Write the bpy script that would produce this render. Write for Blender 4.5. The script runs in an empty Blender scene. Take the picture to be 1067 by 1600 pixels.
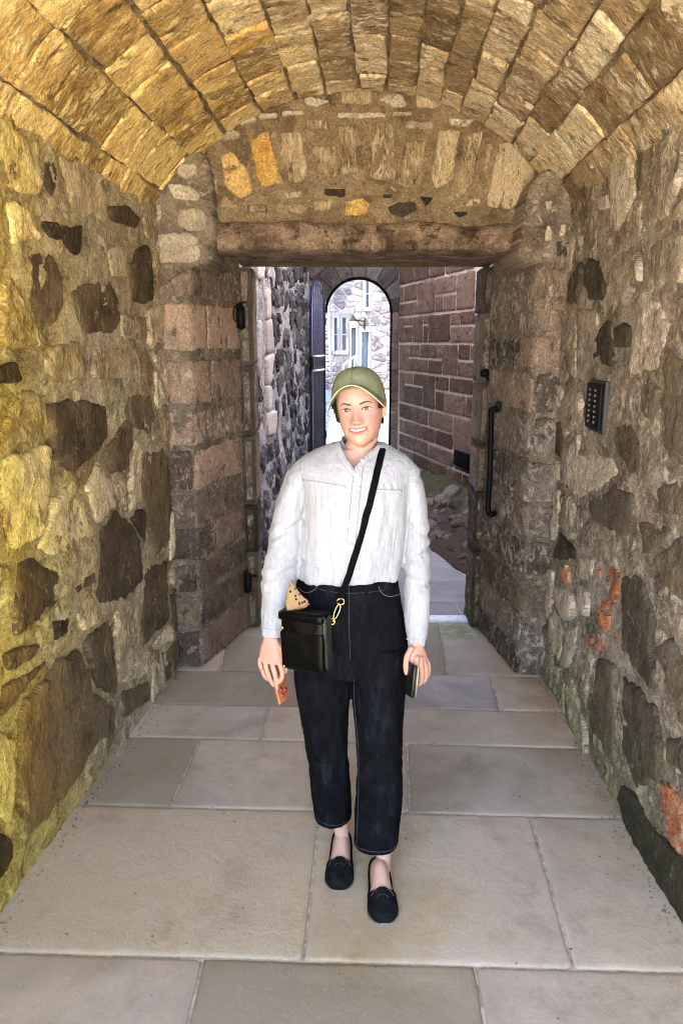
import bpy, bmesh, math, random
import numpy as np
from mathutils import Vector, Matrix
from mathutils.bvhtree import BVHTree

# ------------------------------------------------------------------ camera, sky, sun, exposure
scene = bpy.context.scene
COL = scene.collection
PITCH = 12.4
cam_data = bpy.data.cameras.new('camera')
cam_data.sensor_fit = 'VERTICAL'; cam_data.sensor_height = 36.0; cam_data.lens = 27.0
cam_data.clip_start = 0.05; cam_data.clip_end = 600.0
cam = bpy.data.objects.new('camera', cam_data); COL.objects.link(cam)
cam.location = (0, 0, 1.76); cam.rotation_euler = (math.radians(90 - PITCH), 0, 0)
scene.camera = cam

SUN_EL, SUN_AZ = 52.0, 262.0     # azimuth clockwise from +Y: from the left, a little behind
world = bpy.data.worlds.new('World'); scene.world = world; world.use_nodes = True
wn = world.node_tree.nodes; wl = world.node_tree.links; wn.clear()
sky = wn.new('ShaderNodeTexSky'); sky.sky_type = 'NISHITA'; sky.sun_disc = False
sky.sun_elevation = math.radians(SUN_EL); sky.sun_rotation = math.radians(SUN_AZ)
sky.air_density = 1.0; sky.dust_density = 1.6; sky.ozone_density = 1.0
bg = wn.new('ShaderNodeBackground'); bg.inputs['Strength'].default_value = 0.15
wo = wn.new('ShaderNodeOutputWorld')
wl.new(sky.outputs[0], bg.inputs[0]); wl.new(bg.outputs[0], wo.inputs[0])
sd = bpy.data.lights.new('sun', 'SUN'); sd.energy = 5.0; sd.angle = math.radians(0.5); sd.color = (1.0, 0.91, 0.78)
sun = bpy.data.objects.new('sun', sd); COL.objects.link(sun)
_a, _e = math.radians(SUN_AZ), math.radians(SUN_EL)
sdir = Vector((math.sin(_a) * math.cos(_e), math.cos(_a) * math.cos(_e), math.sin(_e)))
sun.rotation_euler = sdir.to_track_quat('Z', 'Y').to_euler()
sun.location = (-4, -6, 14)
scene.view_settings.view_transform = 'Standard'; scene.view_settings.look = 'None'
scene.view_settings.gamma = 1.0; scene.view_settings.use_curve_mapping = False
scene.view_settings.exposure = 4.22
scene.render.engine = 'CYCLES'
scene.cycles.use_denoising = True; scene.cycles.denoising_prefilter = 'NONE'; scene.cycles.filter_width = 1.1
scene.cycles.max_bounces = 10; scene.cycles.diffuse_bounces = 7; scene.cycles.glossy_bounces = 3
scene.cycles.sample_clamp_indirect = 12.0

R = random.Random(7)

# ------------------------------------------------------------------ measuring: where a point of the photograph lies in the place
FPX = 1200.0; CH = 1.76
_c, _s = math.cos(math.radians(PITCH)), math.sin(math.radians(PITCH))
def ray(px, py):
    x = (px - 533.5) / FPX; y = (800 - py) / FPX
    return np.array([x, _c + y * _s, -_s + y * _c])
EYE = np.array([0, 0, CH])
def on_ground(px, py, z=0.0):
    r = ray(px, py); return EYE + r * ((z - CH) / r[2])
def at_depth(px, py, Y):
    r = ray(px, py); return EYE + r * (Y / r[1])
def on_plane(px, py, P, N):
    r = ray(px, py); return EYE + r * (np.dot(np.array(P) - EYE, N) / np.dot(r, N))

# ------------------------------------------------------------------ numpy value noise
_rs = np.random.RandomState(11)
_PERM = _rs.permutation(4096); _VAL = _rs.rand(4096) * 2 - 1
def _h(i, j, k):
    return _VAL[_PERM[(_PERM[(_PERM[i & 4095] + j) & 4095] + k) & 4095]]
def noise3(p, f=1.0, seed=0):
    p = np.asarray(p, float) * f + seed * 17.31 + 100.0
    i = np.floor(p).astype(int); t = p - i; t = t * t * (3 - 2 * t)
    x, y, z = i[..., 0], i[..., 1], i[..., 2]; a, b, c = t[..., 0], t[..., 1], t[..., 2]
    def l(u, v, w): return u + (v - u) * w
    return l(l(l(_h(x, y, z), _h(x+1, y, z), a), l(_h(x, y+1, z), _h(x+1, y+1, z), a), b),
             l(l(_h(x, y, z+1), _h(x+1, y, z+1), a), l(_h(x, y+1, z+1), _h(x+1, y+1, z+1), a), b), c)
def fbm(p, f=1.0, o=4, seed=0):
    s = 0; a = 1.0; t = 0
    for k in range(o):
        s = s + a * noise3(p, f, seed + k); t += a; a *= 0.5; f *= 2.03
    return s / t

# ------------------------------------------------------------------ objects
def empty(name, loc=(0, 0, 0)):
    o = bpy.data.objects.new(name, None); COL.objects.link(o); o.location = loc
    o.empty_display_size = 0.1
    return o
def tag(o, label=None, cat=None, group=None, kind=None):
    if label: o['label'] = label
    if cat: o['category'] = cat
    if group: o['group'] = group
    if kind: o['kind'] = kind
    return o
def mesh_data(name, verts, faces, mat=None, smooth=True, uv=None, col=None):
    me = bpy.data.meshes.new(name)
    me.from_pydata([tuple(v) for v in verts], [], faces)
    if smooth: me.polygons.foreach_set('use_smooth', [True] * len(me.polygons))
    if uv is not None:
        l = me.uv_layers.new(name='UVMap')
        vi = np.zeros(len(me.loops), int); me.loops.foreach_get('vertex_index', vi)
        l.data.foreach_set('uv', np.asarray(uv, float)[vi].ravel())
    if col is not None:
        ca = me.color_attributes.new('tone', 'FLOAT_COLOR', 'POINT')
        ca.data.foreach_set('color', np.asarray(col, float).ravel())
    if mat: me.materials.append(mat)
    me.update()
    return me
def add(name, verts, faces, mat, parent=None, smooth=True, uv=None, col=None):
    o = bpy.data.objects.new(name, mesh_data(name, verts, faces, mat, smooth, uv, col))
    COL.objects.link(o)
    if parent is not None:
        o.parent = parent
        o.matrix_parent_inverse = Matrix.Translation(-Vector(world_loc(parent)))
    return o
def world_loc(o):
    l = Vector(o.location)
    if o.parent is not None: l = l + Vector(world_loc(o.parent)) if o.type == 'EMPTY' else l
    return l

class MB:
    """collects simple shapes and links them as one mesh"""
    def __init__(s): s.v = []; s.f = []
    def put(s, v, f):
        n = len(s.v); s.v.extend([tuple(p) for p in v]); s.f.extend([tuple(i + n for i in q) for q in f]); return s
    def box(s, x0, x1, y0, y1, z0, z1, b=0.0):
        if b <= 0:
            v = [(x0,y0,z0),(x1,y0,z0),(x1,y1,z0),(x0,y1,z0),(x0,y0,z1),(x1,y0,z1),(x1,y1,z1),(x0,y1,z1)]
            return s.put(v, [(0,3,2,1),(4,5,6,7),(0,1,5,4),(1,2,6,5),(2,3,7,6),(3,0,4,7)])
        c = Vector(((x0+x1)/2, (y0+y1)/2, (z0+z1)/2)); h = Vector((abs(x1-x0)/2, abs(y1-y0)/2, abs(z1-z0)/2))
        b = min(b, min(h) * 0.95)
        bm = bmesh.new(); bmesh.ops.create_cube(bm, size=2)
        for q in bm.verts: q.co = Vector((q.co.x*h.x, q.co.y*h.y, q.co.z*h.z)) + c
        bmesh.ops.bevel(bm, geom=bm.edges[:], offset=b, segments=2, affect='EDGES', profile=0.6)
        bm.verts.index_update()
        s.put([q.co[:] for q in bm.verts], [[q.index for q in f.verts] for f in bm.faces]); bm.free(); return s
    def prism(s, poly, z0, z1):
        n = len(poly)
        v = [(p[0], p[1], z0) for p in poly] + [(p[0], p[1], z1) for p in poly]
        return s.put(v, [tuple(range(n))[::-1], tuple(range(n, 2*n))] + [(i, (i+1) % n, n+(i+1) % n, n+i) for i in range(n)])
    def tube(s, pts, rad, n=8, cap=True):
        v, f = tube(pts, rad, n, cap); return s.put(v, f)
    def build(s, name, mat, parent=None, smooth=True):
        return add(name, s.v, s.f, mat, parent, smooth)

def tube(pts, rad, n=8, cap=True, flat=None, up=None):
    P = np.array([tuple(p) for p in pts], float); m = len(P)
    if np.isscalar(rad): rad = [rad] * m
    T = np.gradient(P, axis=0); T /= np.linalg.norm(T, axis=1)[:, None] + 1e-12
    ref = np.array(up if up is not None else ([0, 0, 1.] if abs(T[0][2]) < 0.9 else [1., 0, 0]), float)
    V = []
    for i in range(m):
        a = np.cross(ref, T[i]); a /= np.linalg.norm(a) + 1e-12; b = np.cross(T[i], a)
        if up is None: ref = b
        fl = 1.0 if flat is None else flat
        for k in range(n):
            t = 2 * math.pi * k / n
            V.append(P[i] + rad[i] * (a * math.cos(t) + b * math.sin(t) * fl))
    Fc = []
    for i in range(m - 1):
        for k in range(n):
            Fc.append((i*n+k, i*n+(k+1) % n, (i+1)*n+(k+1) % n, (i+1)*n+k))
    if cap:
        i0 = len(V); V.append(P[0] - T[0] * rad[0] * 0.6); i1 = len(V); V.append(P[-1] + T[-1] * rad[-1] * 0.6)
        for k in range(n):
            Fc.append((i0, (k+1) % n, k)); Fc.append((i1, (m-1)*n+k, (m-1)*n+(k+1) % n))
    return V, Fc

def spline(pts, n):
    """Catmull-Rom through rows of numbers"""
    P = np.array(pts, float); P = np.vstack([2*P[0]-P[1], P, 2*P[-1]-P[-2]])
    out = []; m = len(P) - 3
    for t in np.linspace(0, m - 1e-6, n):
        i = int(t); u = t - i; a, b, c, d = P[i], P[i+1], P[i+2], P[i+3]
        out.append(0.5 * ((2*b) + (-a+c)*u + (2*a-5*b+4*c-d)*u*u + (-a+3*b-3*c+d)*u**3))
    return np.array(out)
def grid_faces(m, n, wrap=False, flip=False):
    f = []
    for i in range(m - 1):
        for k in range(n if wrap else n - 1):
            q = (i*n+k, i*n+(k+1) % n, (i+1)*n+(k+1) % n, (i+1)*n+k)
            f.append(q[::-1] if flip else q)
    return f

# ------------------------------------------------------------------ materials
class NT:
    def __init__(s, name):
        s.m = bpy.data.materials.new(name); s.m.use_nodes = True; s.t = s.m.node_tree; s.n = s.t.nodes; s.l = s.t.links
        s.b = s.n['Principled BSDF']
    def link(s, a, b): s.l.new(a, b)
    def node(s, t, **k):
        q = s.n.new(t)
        for a, b in k.items(): setattr(q, a, b)
        return q
    def val(s, sock, v):
        if isinstance(v, (int, float, tuple, list)): sock.default_value = v
        else: s.link(v, sock)
    def math(s, op, a, b=0.0, clamp=False):
        q = s.node('ShaderNodeMath', operation=op, use_clamp=clamp); s.val(q.inputs[0], a); s.val(q.inputs[1], b); return q.outputs[0]
    def mix(s, f, a, b, mode='MIX'):
        q = s.node('ShaderNodeMix', data_type='RGBA', blend_type=mode); s.val(q.inputs[0], f)
        s.val(q.inputs[6], a if not isinstance(a, tuple) else (*a[:3], 1)); s.val(q.inputs[7], b if not isinstance(b, tuple) else (*b[:3], 1)); return q.outputs[2]
    def noise(s, vec, scale, detail=6, rough=0.6, dist=0.0, color=False):
        q = s.node('ShaderNodeTexNoise'); s.link(vec, q.inputs['Vector']); q.inputs['Scale'].default_value = scale
        q.inputs['Detail'].default_value = detail; q.inputs['Roughness'].default_value = rough; q.inputs['Distortion'].default_value = dist
        return q.outputs['Color' if color else 'Fac']
    def voro(s, vec, scale, feature='F1'):
        q = s.node('ShaderNodeTexVoronoi', feature=feature); s.link(vec, q.inputs['Vector']); q.inputs['Scale'].default_value = scale
        return q.outputs['Distance']
    def ramp(s, f, stops, interp='LINEAR'):
        q = s.node('ShaderNodeValToRGB'); s.val(q.inputs[0], f); e = q.color_ramp.elements; q.color_ramp.interpolation = interp
        while len(e) < len(stops): e.new(0.5)
        for k, (p, c) in enumerate(stops):
            e[k].position = p; e[k].color = (*c, 1) if isinstance(c, tuple) else (c, c, c, 1)
        return q.outputs[0]
    def step(s, f, a, b):
        q = s.node('ShaderNodeMapRange'); q.interpolation_type = 'SMOOTHSTEP'; s.val(q.inputs[0], f)
        q.inputs[1].default_value = a; q.inputs[2].default_value = b; return q.outputs[0]
    def pos(s): return s.node('ShaderNodeNewGeometry').outputs['Position']
    def sep(s, v):
        q = s.node('ShaderNodeSeparateXYZ'); s.link(v, q.inputs[0]); return q.outputs
    def comb(s, x, y, z):
        q = s.node('ShaderNodeCombineXYZ'); s.val(q.inputs[0], x); s.val(q.inputs[1], y); s.val(q.inputs[2], z); return q.outputs[0]
    def scale(s, v, k):
        q = s.node('ShaderNodeVectorMath', operation='MULTIPLY'); s.link(v, q.inputs[0]); q.inputs[1].default_value = k; return q.outputs[0]
    def vadd(s, v, w):
        q = s.node('ShaderNodeVectorMath', operation='ADD'); s.link(v, q.inputs[0]); s.val(q.inputs[1], w); return q.outputs[0]
    def rand(s): return s.node('ShaderNodeObjectInfo').outputs['Random']
    def bump(s, h, strength=0.5, dist=0.01, prev=None):
        q = s.node('ShaderNodeBump'); q.inputs['Strength'].default_value = strength; q.inputs['Distance'].default_value = dist
        s.link(h, q.inputs['Height'])
        if prev is not None: s.link(prev, q.inputs['Normal'])
        return q.outputs['Normal']
    def out(s, color, rough=0.85, normal=None, spec=0.3, metal=0.0):
        s.val(s.b.inputs['Base Color'], color if not isinstance(color, tuple) else (*color[:3], 1))
        s.val(s.b.inputs['Roughness'], rough); s.b.inputs['Specular IOR Level'].default_value = spec
        s.b.inputs['Metallic'].default_value = metal
        if normal is not None: s.link(normal, s.b.inputs['Normal'])
        return s.m

def plain(name, color, rough=0.6, metal=0.0, spec=0.4, var=0.15, bscale=0, bstr=0.2, bdist=0.002):
    t = NT(name); p = t.node('ShaderNodeTexCoord').outputs['Object']
    n = t.noise(p, 30, 4)
    c = t.mix(t.step(n, .3, .7), tuple(x * (1 - var) for x in color), tuple(min(1, x * (1 + var)) for x in color))
    nm = t.bump(t.noise(p, bscale, 4), bstr, bdist) if bscale else None
    return t.out(c, rough, nm, spec, metal)

def rock_mat(name, tones, flake=(.62, .55, .42), flake_amt=.5, dark=(.03, .025, .018), dark_amt=.35, stretch=(1, 1, 1),
             bstr=.9, per_stone=True, stain_light_tints=None, wet=0.0, fine=1.0, patch=None, bdist=.026):
    """weathered stone or lime mortar: stone tones by stone and by blotch, pale lime flakes, dark weathering and pit shade put into the colour, relief;
       stain_light_tints = [(colour, axis expression, lo, hi, noise scale)]: algae, warm light put into the colour, and darker lower piers"""
    t = NT(name); P = t.pos()
    uvn = t.node('ShaderNodeUVMap'); uvn.uv_map = 'UVMap'; uv = uvn.outputs[0]
    r = t.rand() if per_stone else 0.37
    off = t.comb(0.0, 0.0, t.math('MULTIPLY', r, 37.0) if per_stone else 0.0)
    v = t.vadd(uv, off); vs = t.scale(v, stretch)
    big = t.noise(v, 5, 5, .6); mid = t.noise(vs, 22, 7, .68, .4); small = t.noise(vs, 75 * fine, 6, .7); grit = t.noise(v, 320, 3, .6)
    k = t.math('ADD', t.math('MULTIPLY', big, .65), t.math('MULTIPLY', mid, .35))
    if per_stone: k = t.math('ADD', k, t.math('MULTIPLY', t.math('SUBTRACT', r, .5), .42))
    if patch is None: patch = 0.0 if per_stone else .16
    if patch:
        wv = t.vadd(v, t.scale(t.noise(v, 9, 4, .6, color=True), (.09, .09, .0)))
        for sc_, am in ((8.5, patch), (21, patch * .55)):
            q = t.node('ShaderNodeTexVoronoi', feature='F1'); t.link(wv, q.inputs['Vector']); q.inputs['Scale'].default_value = sc_
            k = t.math('ADD', k, t.math('MULTIPLY', t.math('SUBTRACT', t.sep(q.outputs['Color'])[0], .5), am))
    n = len(tones)
    col = t.ramp(k, [(0.35 + 0.31 * i / (n - 1), tones[i]) for i in range(n)])
    # grain
    col = t.mix(t.math('MULTIPLY', t.step(small, .40, .62), .60), col, t.mix(1.0, col, (1.9, 1.85, 1.75), 'MULTIPLY'))
    col = t.mix(t.math('MULTIPLY', t.step(t.noise(t.vadd(vs, (2.2, 8.1, 0)), 95, 4, .7), .50, .60), .55), col, t.mix(1.0, col, (.48, .45, .42), 'MULTIPLY'))
    col = t.mix(t.math('MULTIPLY', t.step(grit, .5, .66), .45), col, t.mix(1.0, col, (.45, .43, .4), 'MULTIPLY'))
    # pale flakes
    fl = t.math('MULTIPLY', t.step(t.noise(vs, 17, 8, .72, .8), .60 - .12 * flake_amt, .66 - .08 * flake_amt), t.step(t.noise(v, 4.1, 3), .48 - .2 * flake_amt, .62))
    col = t.mix(t.math('MULTIPLY', fl, .8), col, flake)
    f2 = t.math('MULTIPLY', t.step(t.noise(t.vadd(vs, (1.3, 5.1, 0)), 62, 5, .75, .6), .57, .62), t.step(t.noise(v, 7.3, 4), .50 - .12 * flake_amt, .60))
    col = t.mix(t.math('MULTIPLY', f2, .9), col, flake)
    # dark weathering, and shade of the pits put into the colour
    pt = t.math('MULTIPLY', t.step(t.noise(t.vadd(vs, (7.7, 2.1, 0)), 48, 5, .75, .7), .58, .64), t.step(t.noise(v, 6.1, 4), .58 - .14 * dark_amt, .66 - .1 * dark_amt))
    col = t.mix(t.math('MULTIPLY', pt, .7), col, dark)
    dk = t.step(t.noise(t.vadd(vs, (3.7, 9.1, 2.2)), 12, 8, .72, .5), .62 - .12 * dark_amt, .72 - .12 * dark_amt)
    col = t.mix(t.math('MULTIPLY', dk, .72), col, dark)
    sx = t.sep(P)
    for (sc, ax, lo, hi, ns) in (stain_light_tints or []):
        if ax in 'xyz': a = sx['xyz'.index(ax)]
        else: a = t.math('ADD', t.math('MULTIPLY', sx[1], .8), t.math('MULTIPLY', sx[2], .45))
        nz = t.math('MULTIPLY', t.math('SUBTRACT', t.noise(P, ns, 5, .65), .5), abs(hi - lo) * 1.3)
        f = t.step(t.math('ADD', a, nz), min(lo, hi), max(lo, hi))
        if hi < lo: f = t.math('SUBTRACT', 1.0, f)
        col = t.mix(t.math('MULTIPLY', f, .85), col, t.mix(1.0, col, sc, 'MULTIPLY'))
    h = t.math('ADD', t.math('ADD', t.math('MULTIPLY', mid, .9), t.math('MULTIPLY', small, .5)), t.math('ADD', t.math('MULTIPLY', fl, .22), t.math('MULTIPLY', grit, .08)))
    h = t.math('ADD', t.math('SUBTRACT', h, t.math('ADD', t.math('MULTIPLY', dk, .25), t.math('MULTIPLY', pt, .35))), t.math('MULTIPLY', f2, .18))
    nm = t.bump(h, bstr, bdist)
    return t.out(col, .9 - wet, nm, .25)

# ------------------------------------------------------------------ surfaces that carry stones
class Flat:
    def __init__(s, P, U, N):     # P origin, U along, N towards the viewer; v is height
        s.P = np.array(P, float); s.U = np.array(U, float) / np.linalg.norm(U); s.N = np.array(N, float) / np.linalg.norm(N); s.V = np.array([0, 0, 1.])
    def map(s, u, v, h):
        u = np.asarray(u)[..., None]; v = np.asarray(v)[..., None]; h = np.asarray(h)[..., None]
        return s.P + u * s.U + v * s.V + h * s.N
    def uv(s, px, py):
        q = on_plane(px, py, s.P, s.N) - s.P; return (float(np.dot(q, s.U)), float(q[2]))
def clip(poly, a, b, c):
    """keep a*x+b*y<=c"""
    out = []
    for i in range(len(poly)):
        p, q = poly[i], poly[(i+1) % len(poly)]
        dp = a*p[0]+b*p[1]-c; dq = a*q[0]+b*q[1]-c
        if dp <= 0: out.append(p)
        if (dp < 0 < dq) or (dq < 0 < dp):
            t = dp / (dp - dq); out.append((p[0]+(q[0]-p[0])*t, p[1]+(q[1]-p[1])*t))
    return out
def area(p): return 0.5 * sum(p[i][0]*p[(i+1) % len(p)][1] - p[(i+1) % len(p)][0]*p[i][1] for i in range(len(p)))
def hull(pts):
    pts = sorted(set(map(tuple, pts)))
    def half(q):
        h = []
        for p in q:
            while len(h) > 1 and (h[-1][0]-h[-2][0])*(p[1]-h[-2][1]) - (h[-1][1]-h[-2][1])*(p[0]-h[-2][0]) <= 0: h.pop()
            h.append(p)
        return h[:-1]
    return half(pts) + half(pts[::-1])
def fill_cells(u0, u1, v0, v1, su, sv, traced, gap, rnd, jit=.36, keep=1.0, inside=None):
    hs = [hull(p) for p in traced]
    seeds = []; row = 0; v = v0 + sv / 2
    while v < v1 + sv * .4:
        u = u0 + su / 2 + (row % 2) * su / 2 - su / 2
        while u < u1 + su * .5:
            seeds.append((u + rnd.uniform(-jit, jit) * su, v + rnd.uniform(-jit, jit) * sv)); u += su * rnd.choice((.7, 1, 1.1, 1.35))
        v += sv; row += 1
    def sep(h, p):
        best = None
        for i in range(len(h)):
            a, b = h[i], h[(i+1) % len(h)]; nx, ny = b[1]-a[1], a[0]-b[0]; L = math.hypot(nx, ny) + 1e-9; nx /= L; ny /= L
            d = (p[0]-a[0])*nx + (p[1]-a[1])*ny
            if best is None or d > best[0]: best = (d, nx, ny, nx*a[0]+ny*a[1])
        return best
    seeds = [s for s in seeds if all(sep(h, s)[0] > min(su, sv) * .22 for h in hs)]
    cells = []
    for s in seeds:
        if inside and not inside(*s): continue
        if rnd.random() > keep: continue
        poly = [(u0, v0), (u1, v0), (u1, v1), (u0, v1)]
        for o in seeds:
            if o is s or abs(o[0]-s[0]) > 3*su or abs(o[1]-s[1]) > 3*sv: continue
            nx, ny = o[0]-s[0], (o[1]-s[1]) * (su/sv)**1.0
            L = math.hypot(nx, ny); nx /= L; ny /= L
            mx, my = (o[0]+s[0])/2, (o[1]+s[1])/2
            poly = clip(poly, nx, ny, nx*mx + ny*my - gap/2)
            if len(poly) < 3: break
        for h in hs:
            if len(poly) < 3: break
            d, nx, ny, c = sep(h, s)
            poly = clip(poly, -nx, -ny, -(c + gap))
        if len(poly) >= 3 and area(poly) > su*sv*.16: cells.append(poly)
    return cells
def outline(poly, n, rnd_amt, seed, round_=2, corner=.03):
    q = []
    m = len(poly)
    for i in range(m):                                  # cut each corner at most `corner` metres along its edges
        a, b, c = np.array(poly[i-1], float), np.array(poly[i], float), np.array(poly[(i+1) % m], float)
        d1 = np.linalg.norm(a-b) + 1e-9; d2 = np.linalg.norm(c-b) + 1e-9
        q.append(b + (a-b)/d1 * min(corner, d1*.45)); q.append(b); q.append(b + (c-b)/d2 * min(corner, d2*.45))
    p = np.array(q)
    for _ in range(round_):
        q = np.roll(p, -1, 0); p = np.stack([p*.75+q*.25, p*.25+q*.75], 1).reshape(-1, 2)
    d = np.linalg.norm(np.roll(p, -1, 0) - p, axis=1); L = np.concatenate([[0], np.cumsum(d)]); pp = np.vstack([p, p[:1]])
    t = np.linspace(0, L[-1], n, endpoint=False)
    o = np.stack([np.interp(t, L, pp[:, 0]), np.interp(t, L, pp[:, 1])], 1)
    c = o.mean(0); r = o - c; rl = np.linalg.norm(r, axis=1)[:, None] + 1e-9
    z = np.stack([o[:, 0], o[:, 1], np.full(n, seed * .731)], 1)
    k = rnd_amt * rl[:, 0].mean() * (fbm(z, 11, 3, seed % 50) + .7 * fbm(z, 45, 2, seed % 31))
    return o + r / rl * k[:, None]
def stone(surf, poly, mat, parent, h=.015, rough=.008, seed=0, n=26, edge=.012, irr=.10, name='stone', round_=2, sink=.03, f=9.0, flatness=1.0, corner=.03, dense=(.72, .46, .2), ridge=None):
    if area(poly) < 0: poly = poly[::-1]
    o = outline(poly, n, irr, seed, round_, corner); c = o.mean(0)
    r = o - c; rl = np.linalg.norm(r, axis=1)[:, None] + 1e-9
    e = min(edge, rl.min() * .5)
    rings = [(o, -sink), (c + r * (1 - 0.15*e/rl), h * .25), (c + r * (1 - e*.55/rl), h * .8), (c + r * (1 - e*1.3/rl), h)]
    for k in dense: rings.append((c + r * ((1 - e*1.3/rl) * k), h))
    UVs = []; Hs = []
    for i, (q, hh) in enumerate(rings): UVs.append(q); Hs.append(np.full(n, hh))
    UVs.append(c[None]); Hs.append(np.array([h]))
    UV = np.vstack(UVs); Hh = np.concatenate(Hs)
    base = surf.map(UV[:, 0], UV[:, 1], np.zeros(len(UV)))
    nz = fbm(base + seed * 3.1, f, 4, seed % 40) * rough + fbm(base + seed, f * 4, 3, 5) * rough * .6
    if ridge:
        q = np.column_stack([UV[:, 0]*ridge[0], UV[:, 1]*ridge[1], np.full(len(UV), seed * .77)])
        nz = nz + ridge[2] * (fbm(q, 1, 3, 7) + .8 * np.minimum(0, fbm(q, .6, 3, 3) + .18))
    w = np.ones(len(UV)); w[:n] = 0; w[n:2*n] = .5
    # a slight tilt of the face
    tu, tv = (R.random() - .5) * .07 * flatness, (R.random() - .5) * .07 * flatness
    Hh = Hh + w * (nz + (UV[:, 0]-c[0]) * tu + (UV[:, 1]-c[1]) * tv)
    V = surf.map(UV[:, 0], UV[:, 1], Hh)
    m = len(rings); F = grid_faces(m, n, wrap=True)
    ci = m * n; b = (m-1) * n
    F += [(b + k, b + (k+1) % n, ci) for k in range(n)]
    # face orientation towards +h
    a, bb, cc = V[F[2*n][0]], V[F[2*n][1]], V[F[2*n][2]]
    nn = np.cross(bb - a, cc - a); up = surf.map(np.array([c[0]]), np.array([c[1]]), np.array([.1]))[0] - surf.map(np.array([c[0]]), np.array([c[1]]), np.array([0.]))[0]
    if np.dot(nn, up) < 0: F = [q[::-1] for q in F]
    return add(name, V, F, mat, parent, True, UV)
def sheet(name, surf, us, vs, mat, parent=None, amp=.006, f=7, seed=0, h=0.0, kind=None, mask=None, amp2=0.0):
    U, Vv = np.meshgrid(us, vs)
    base = surf.map(U, Vv, np.zeros_like(U))
    hh = h + fbm(base, f, 4, seed) * amp + fbm(base, 2.1, 2, seed+9) * amp2 + np.abs(fbm(base, f*3.5, 3, seed+3)) * amp * .5
    V = surf.map(U, Vv, hh).reshape(-1, 3)
    m, n = U.shape; F = grid_faces(m, n)
    if mask is not None:
        keep = mask(U, Vv).reshape(-1); F = [q for q in F if all(keep[i] for i in q)]
    a, b, c = V[F[0][0]], V[F[0][1]], V[F[0][2]]; up = surf.map(U[:1, :1], Vv[:1, :1], np.array([[.1]]))[0, 0] - surf.map(U[:1, :1], Vv[:1, :1], np.array([[0.]]))[0, 0]
    if np.dot(np.cross(b-a, c-a), up) < 0: F = [q[::-1] for q in F]
    o = add(name, V, F, mat, parent, True, np.stack([U.reshape(-1), Vv.reshape(-1)], 1))
    if kind: o['kind'] = kind
    return o
def lin(*seg):
    out = []
    for a, b, d in seg: out += list(np.arange(a, b, d))
    return np.array(out + [seg[-1][1]])

# ================================================================== THE PLACE
# ---- materials of the masonry
YG = (1.34, 1.20, .28)  # yellow-green: algae, and warm light from the left put into the colour
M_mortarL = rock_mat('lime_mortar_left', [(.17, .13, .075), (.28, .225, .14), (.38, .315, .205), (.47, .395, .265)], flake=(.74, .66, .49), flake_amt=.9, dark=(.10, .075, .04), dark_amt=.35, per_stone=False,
                     stain_light_tints=[(YG, 'y', 3.3, 2.05, 2.0)], bstr=1.0)
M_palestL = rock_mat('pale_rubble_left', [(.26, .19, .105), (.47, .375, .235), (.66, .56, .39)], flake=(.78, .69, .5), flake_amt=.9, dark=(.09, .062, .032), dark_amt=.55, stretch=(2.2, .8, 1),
                     stain_light_tints=[(YG, 'y', 3.3, 2.05, 2.0)])
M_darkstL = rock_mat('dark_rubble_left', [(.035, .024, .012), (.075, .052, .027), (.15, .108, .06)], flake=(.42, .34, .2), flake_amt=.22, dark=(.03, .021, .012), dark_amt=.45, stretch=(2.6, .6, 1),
                     stain_light_tints=[((1.9, 1.55, .40), 'y', 3.0, 1.9, 2.0)], bstr=.9)  # dark stones carry the same algae and painted warm-light tint
M_mortarR = rock_mat('lime_mortar_right', [(.105, .084, .066), (.18, .148, .117), (.265, .222, .177), (.35, .295, .238)], flake=(.70, .63, .51), flake_amt=.9, dark=(.075, .06, .042), dark_amt=.45, per_stone=False,
                     stain_light_tints=[((.74, .83, .58), 'z', .55, .0, 3.0)])
M_palestR = rock_mat('pale_rubble_right', [(.14, .11, .085), (.28, .232, .18), (.47, .405, .325)], flake=(.74, .66, .53), flake_amt=.9, dark=(.065, .05, .035), dark_amt=.6, stretch=(2.0, .8, 1),
                     stain_light_tints=[((.74, .83, .58), 'z', .55, .0, 3.0)])
M_darkstR = rock_mat('dark_rubble_right', [(.038, .03, .021), (.08, .064, .045), (.15, .12, .085)], flake=(.36, .31, .23), flake_amt=.22, dark=(.03, .025, .018), dark_amt=.45, stretch=(2.2, .6, 1),
                     stain_light_tints=[((.75, .86, .6), 'z', .6, .05, 3.0)])
M_orange = rock_mat('orange_weathered_stone', [(.26, .085, .04), (.46, .17, .07), (.52, .30, .17)], flake=(.55, .42, .31), flake_amt=.9, dark=(.10, .06, .04), dark_amt=.75)
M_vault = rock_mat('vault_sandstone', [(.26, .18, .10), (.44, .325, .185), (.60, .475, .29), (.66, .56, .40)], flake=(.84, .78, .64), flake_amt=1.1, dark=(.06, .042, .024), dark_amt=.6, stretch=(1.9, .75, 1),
                   stain_light_tints=[((1.2, 1.04, .52), 'x', .2, -.7, 1.5)], bstr=1.0, bdist=.020)  # warm bounced light on the left side put into the stone colour
M_vaulty = rock_mat('vault_ochre_stone', [(.36, .20, .06), (.54, .34, .10), (.58, .42, .19)], flake=(.68, .57, .38), flake_amt=.5, dark=(.09, .06, .03), dark_amt=.5, stretch=(1.8, .75, 1), bdist=.02)
M_vaultd = rock_mat('vault_dark_stone', [(.11, .072, .036), (.19, .13, .068), (.30, .22, .125)], flake=(.66, .57, .42), flake_amt=.7, dark=(.04, .028, .017), dark_amt=.55, stretch=(1.9, .75, 1), bstr=1.0, bdist=.02)
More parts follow.
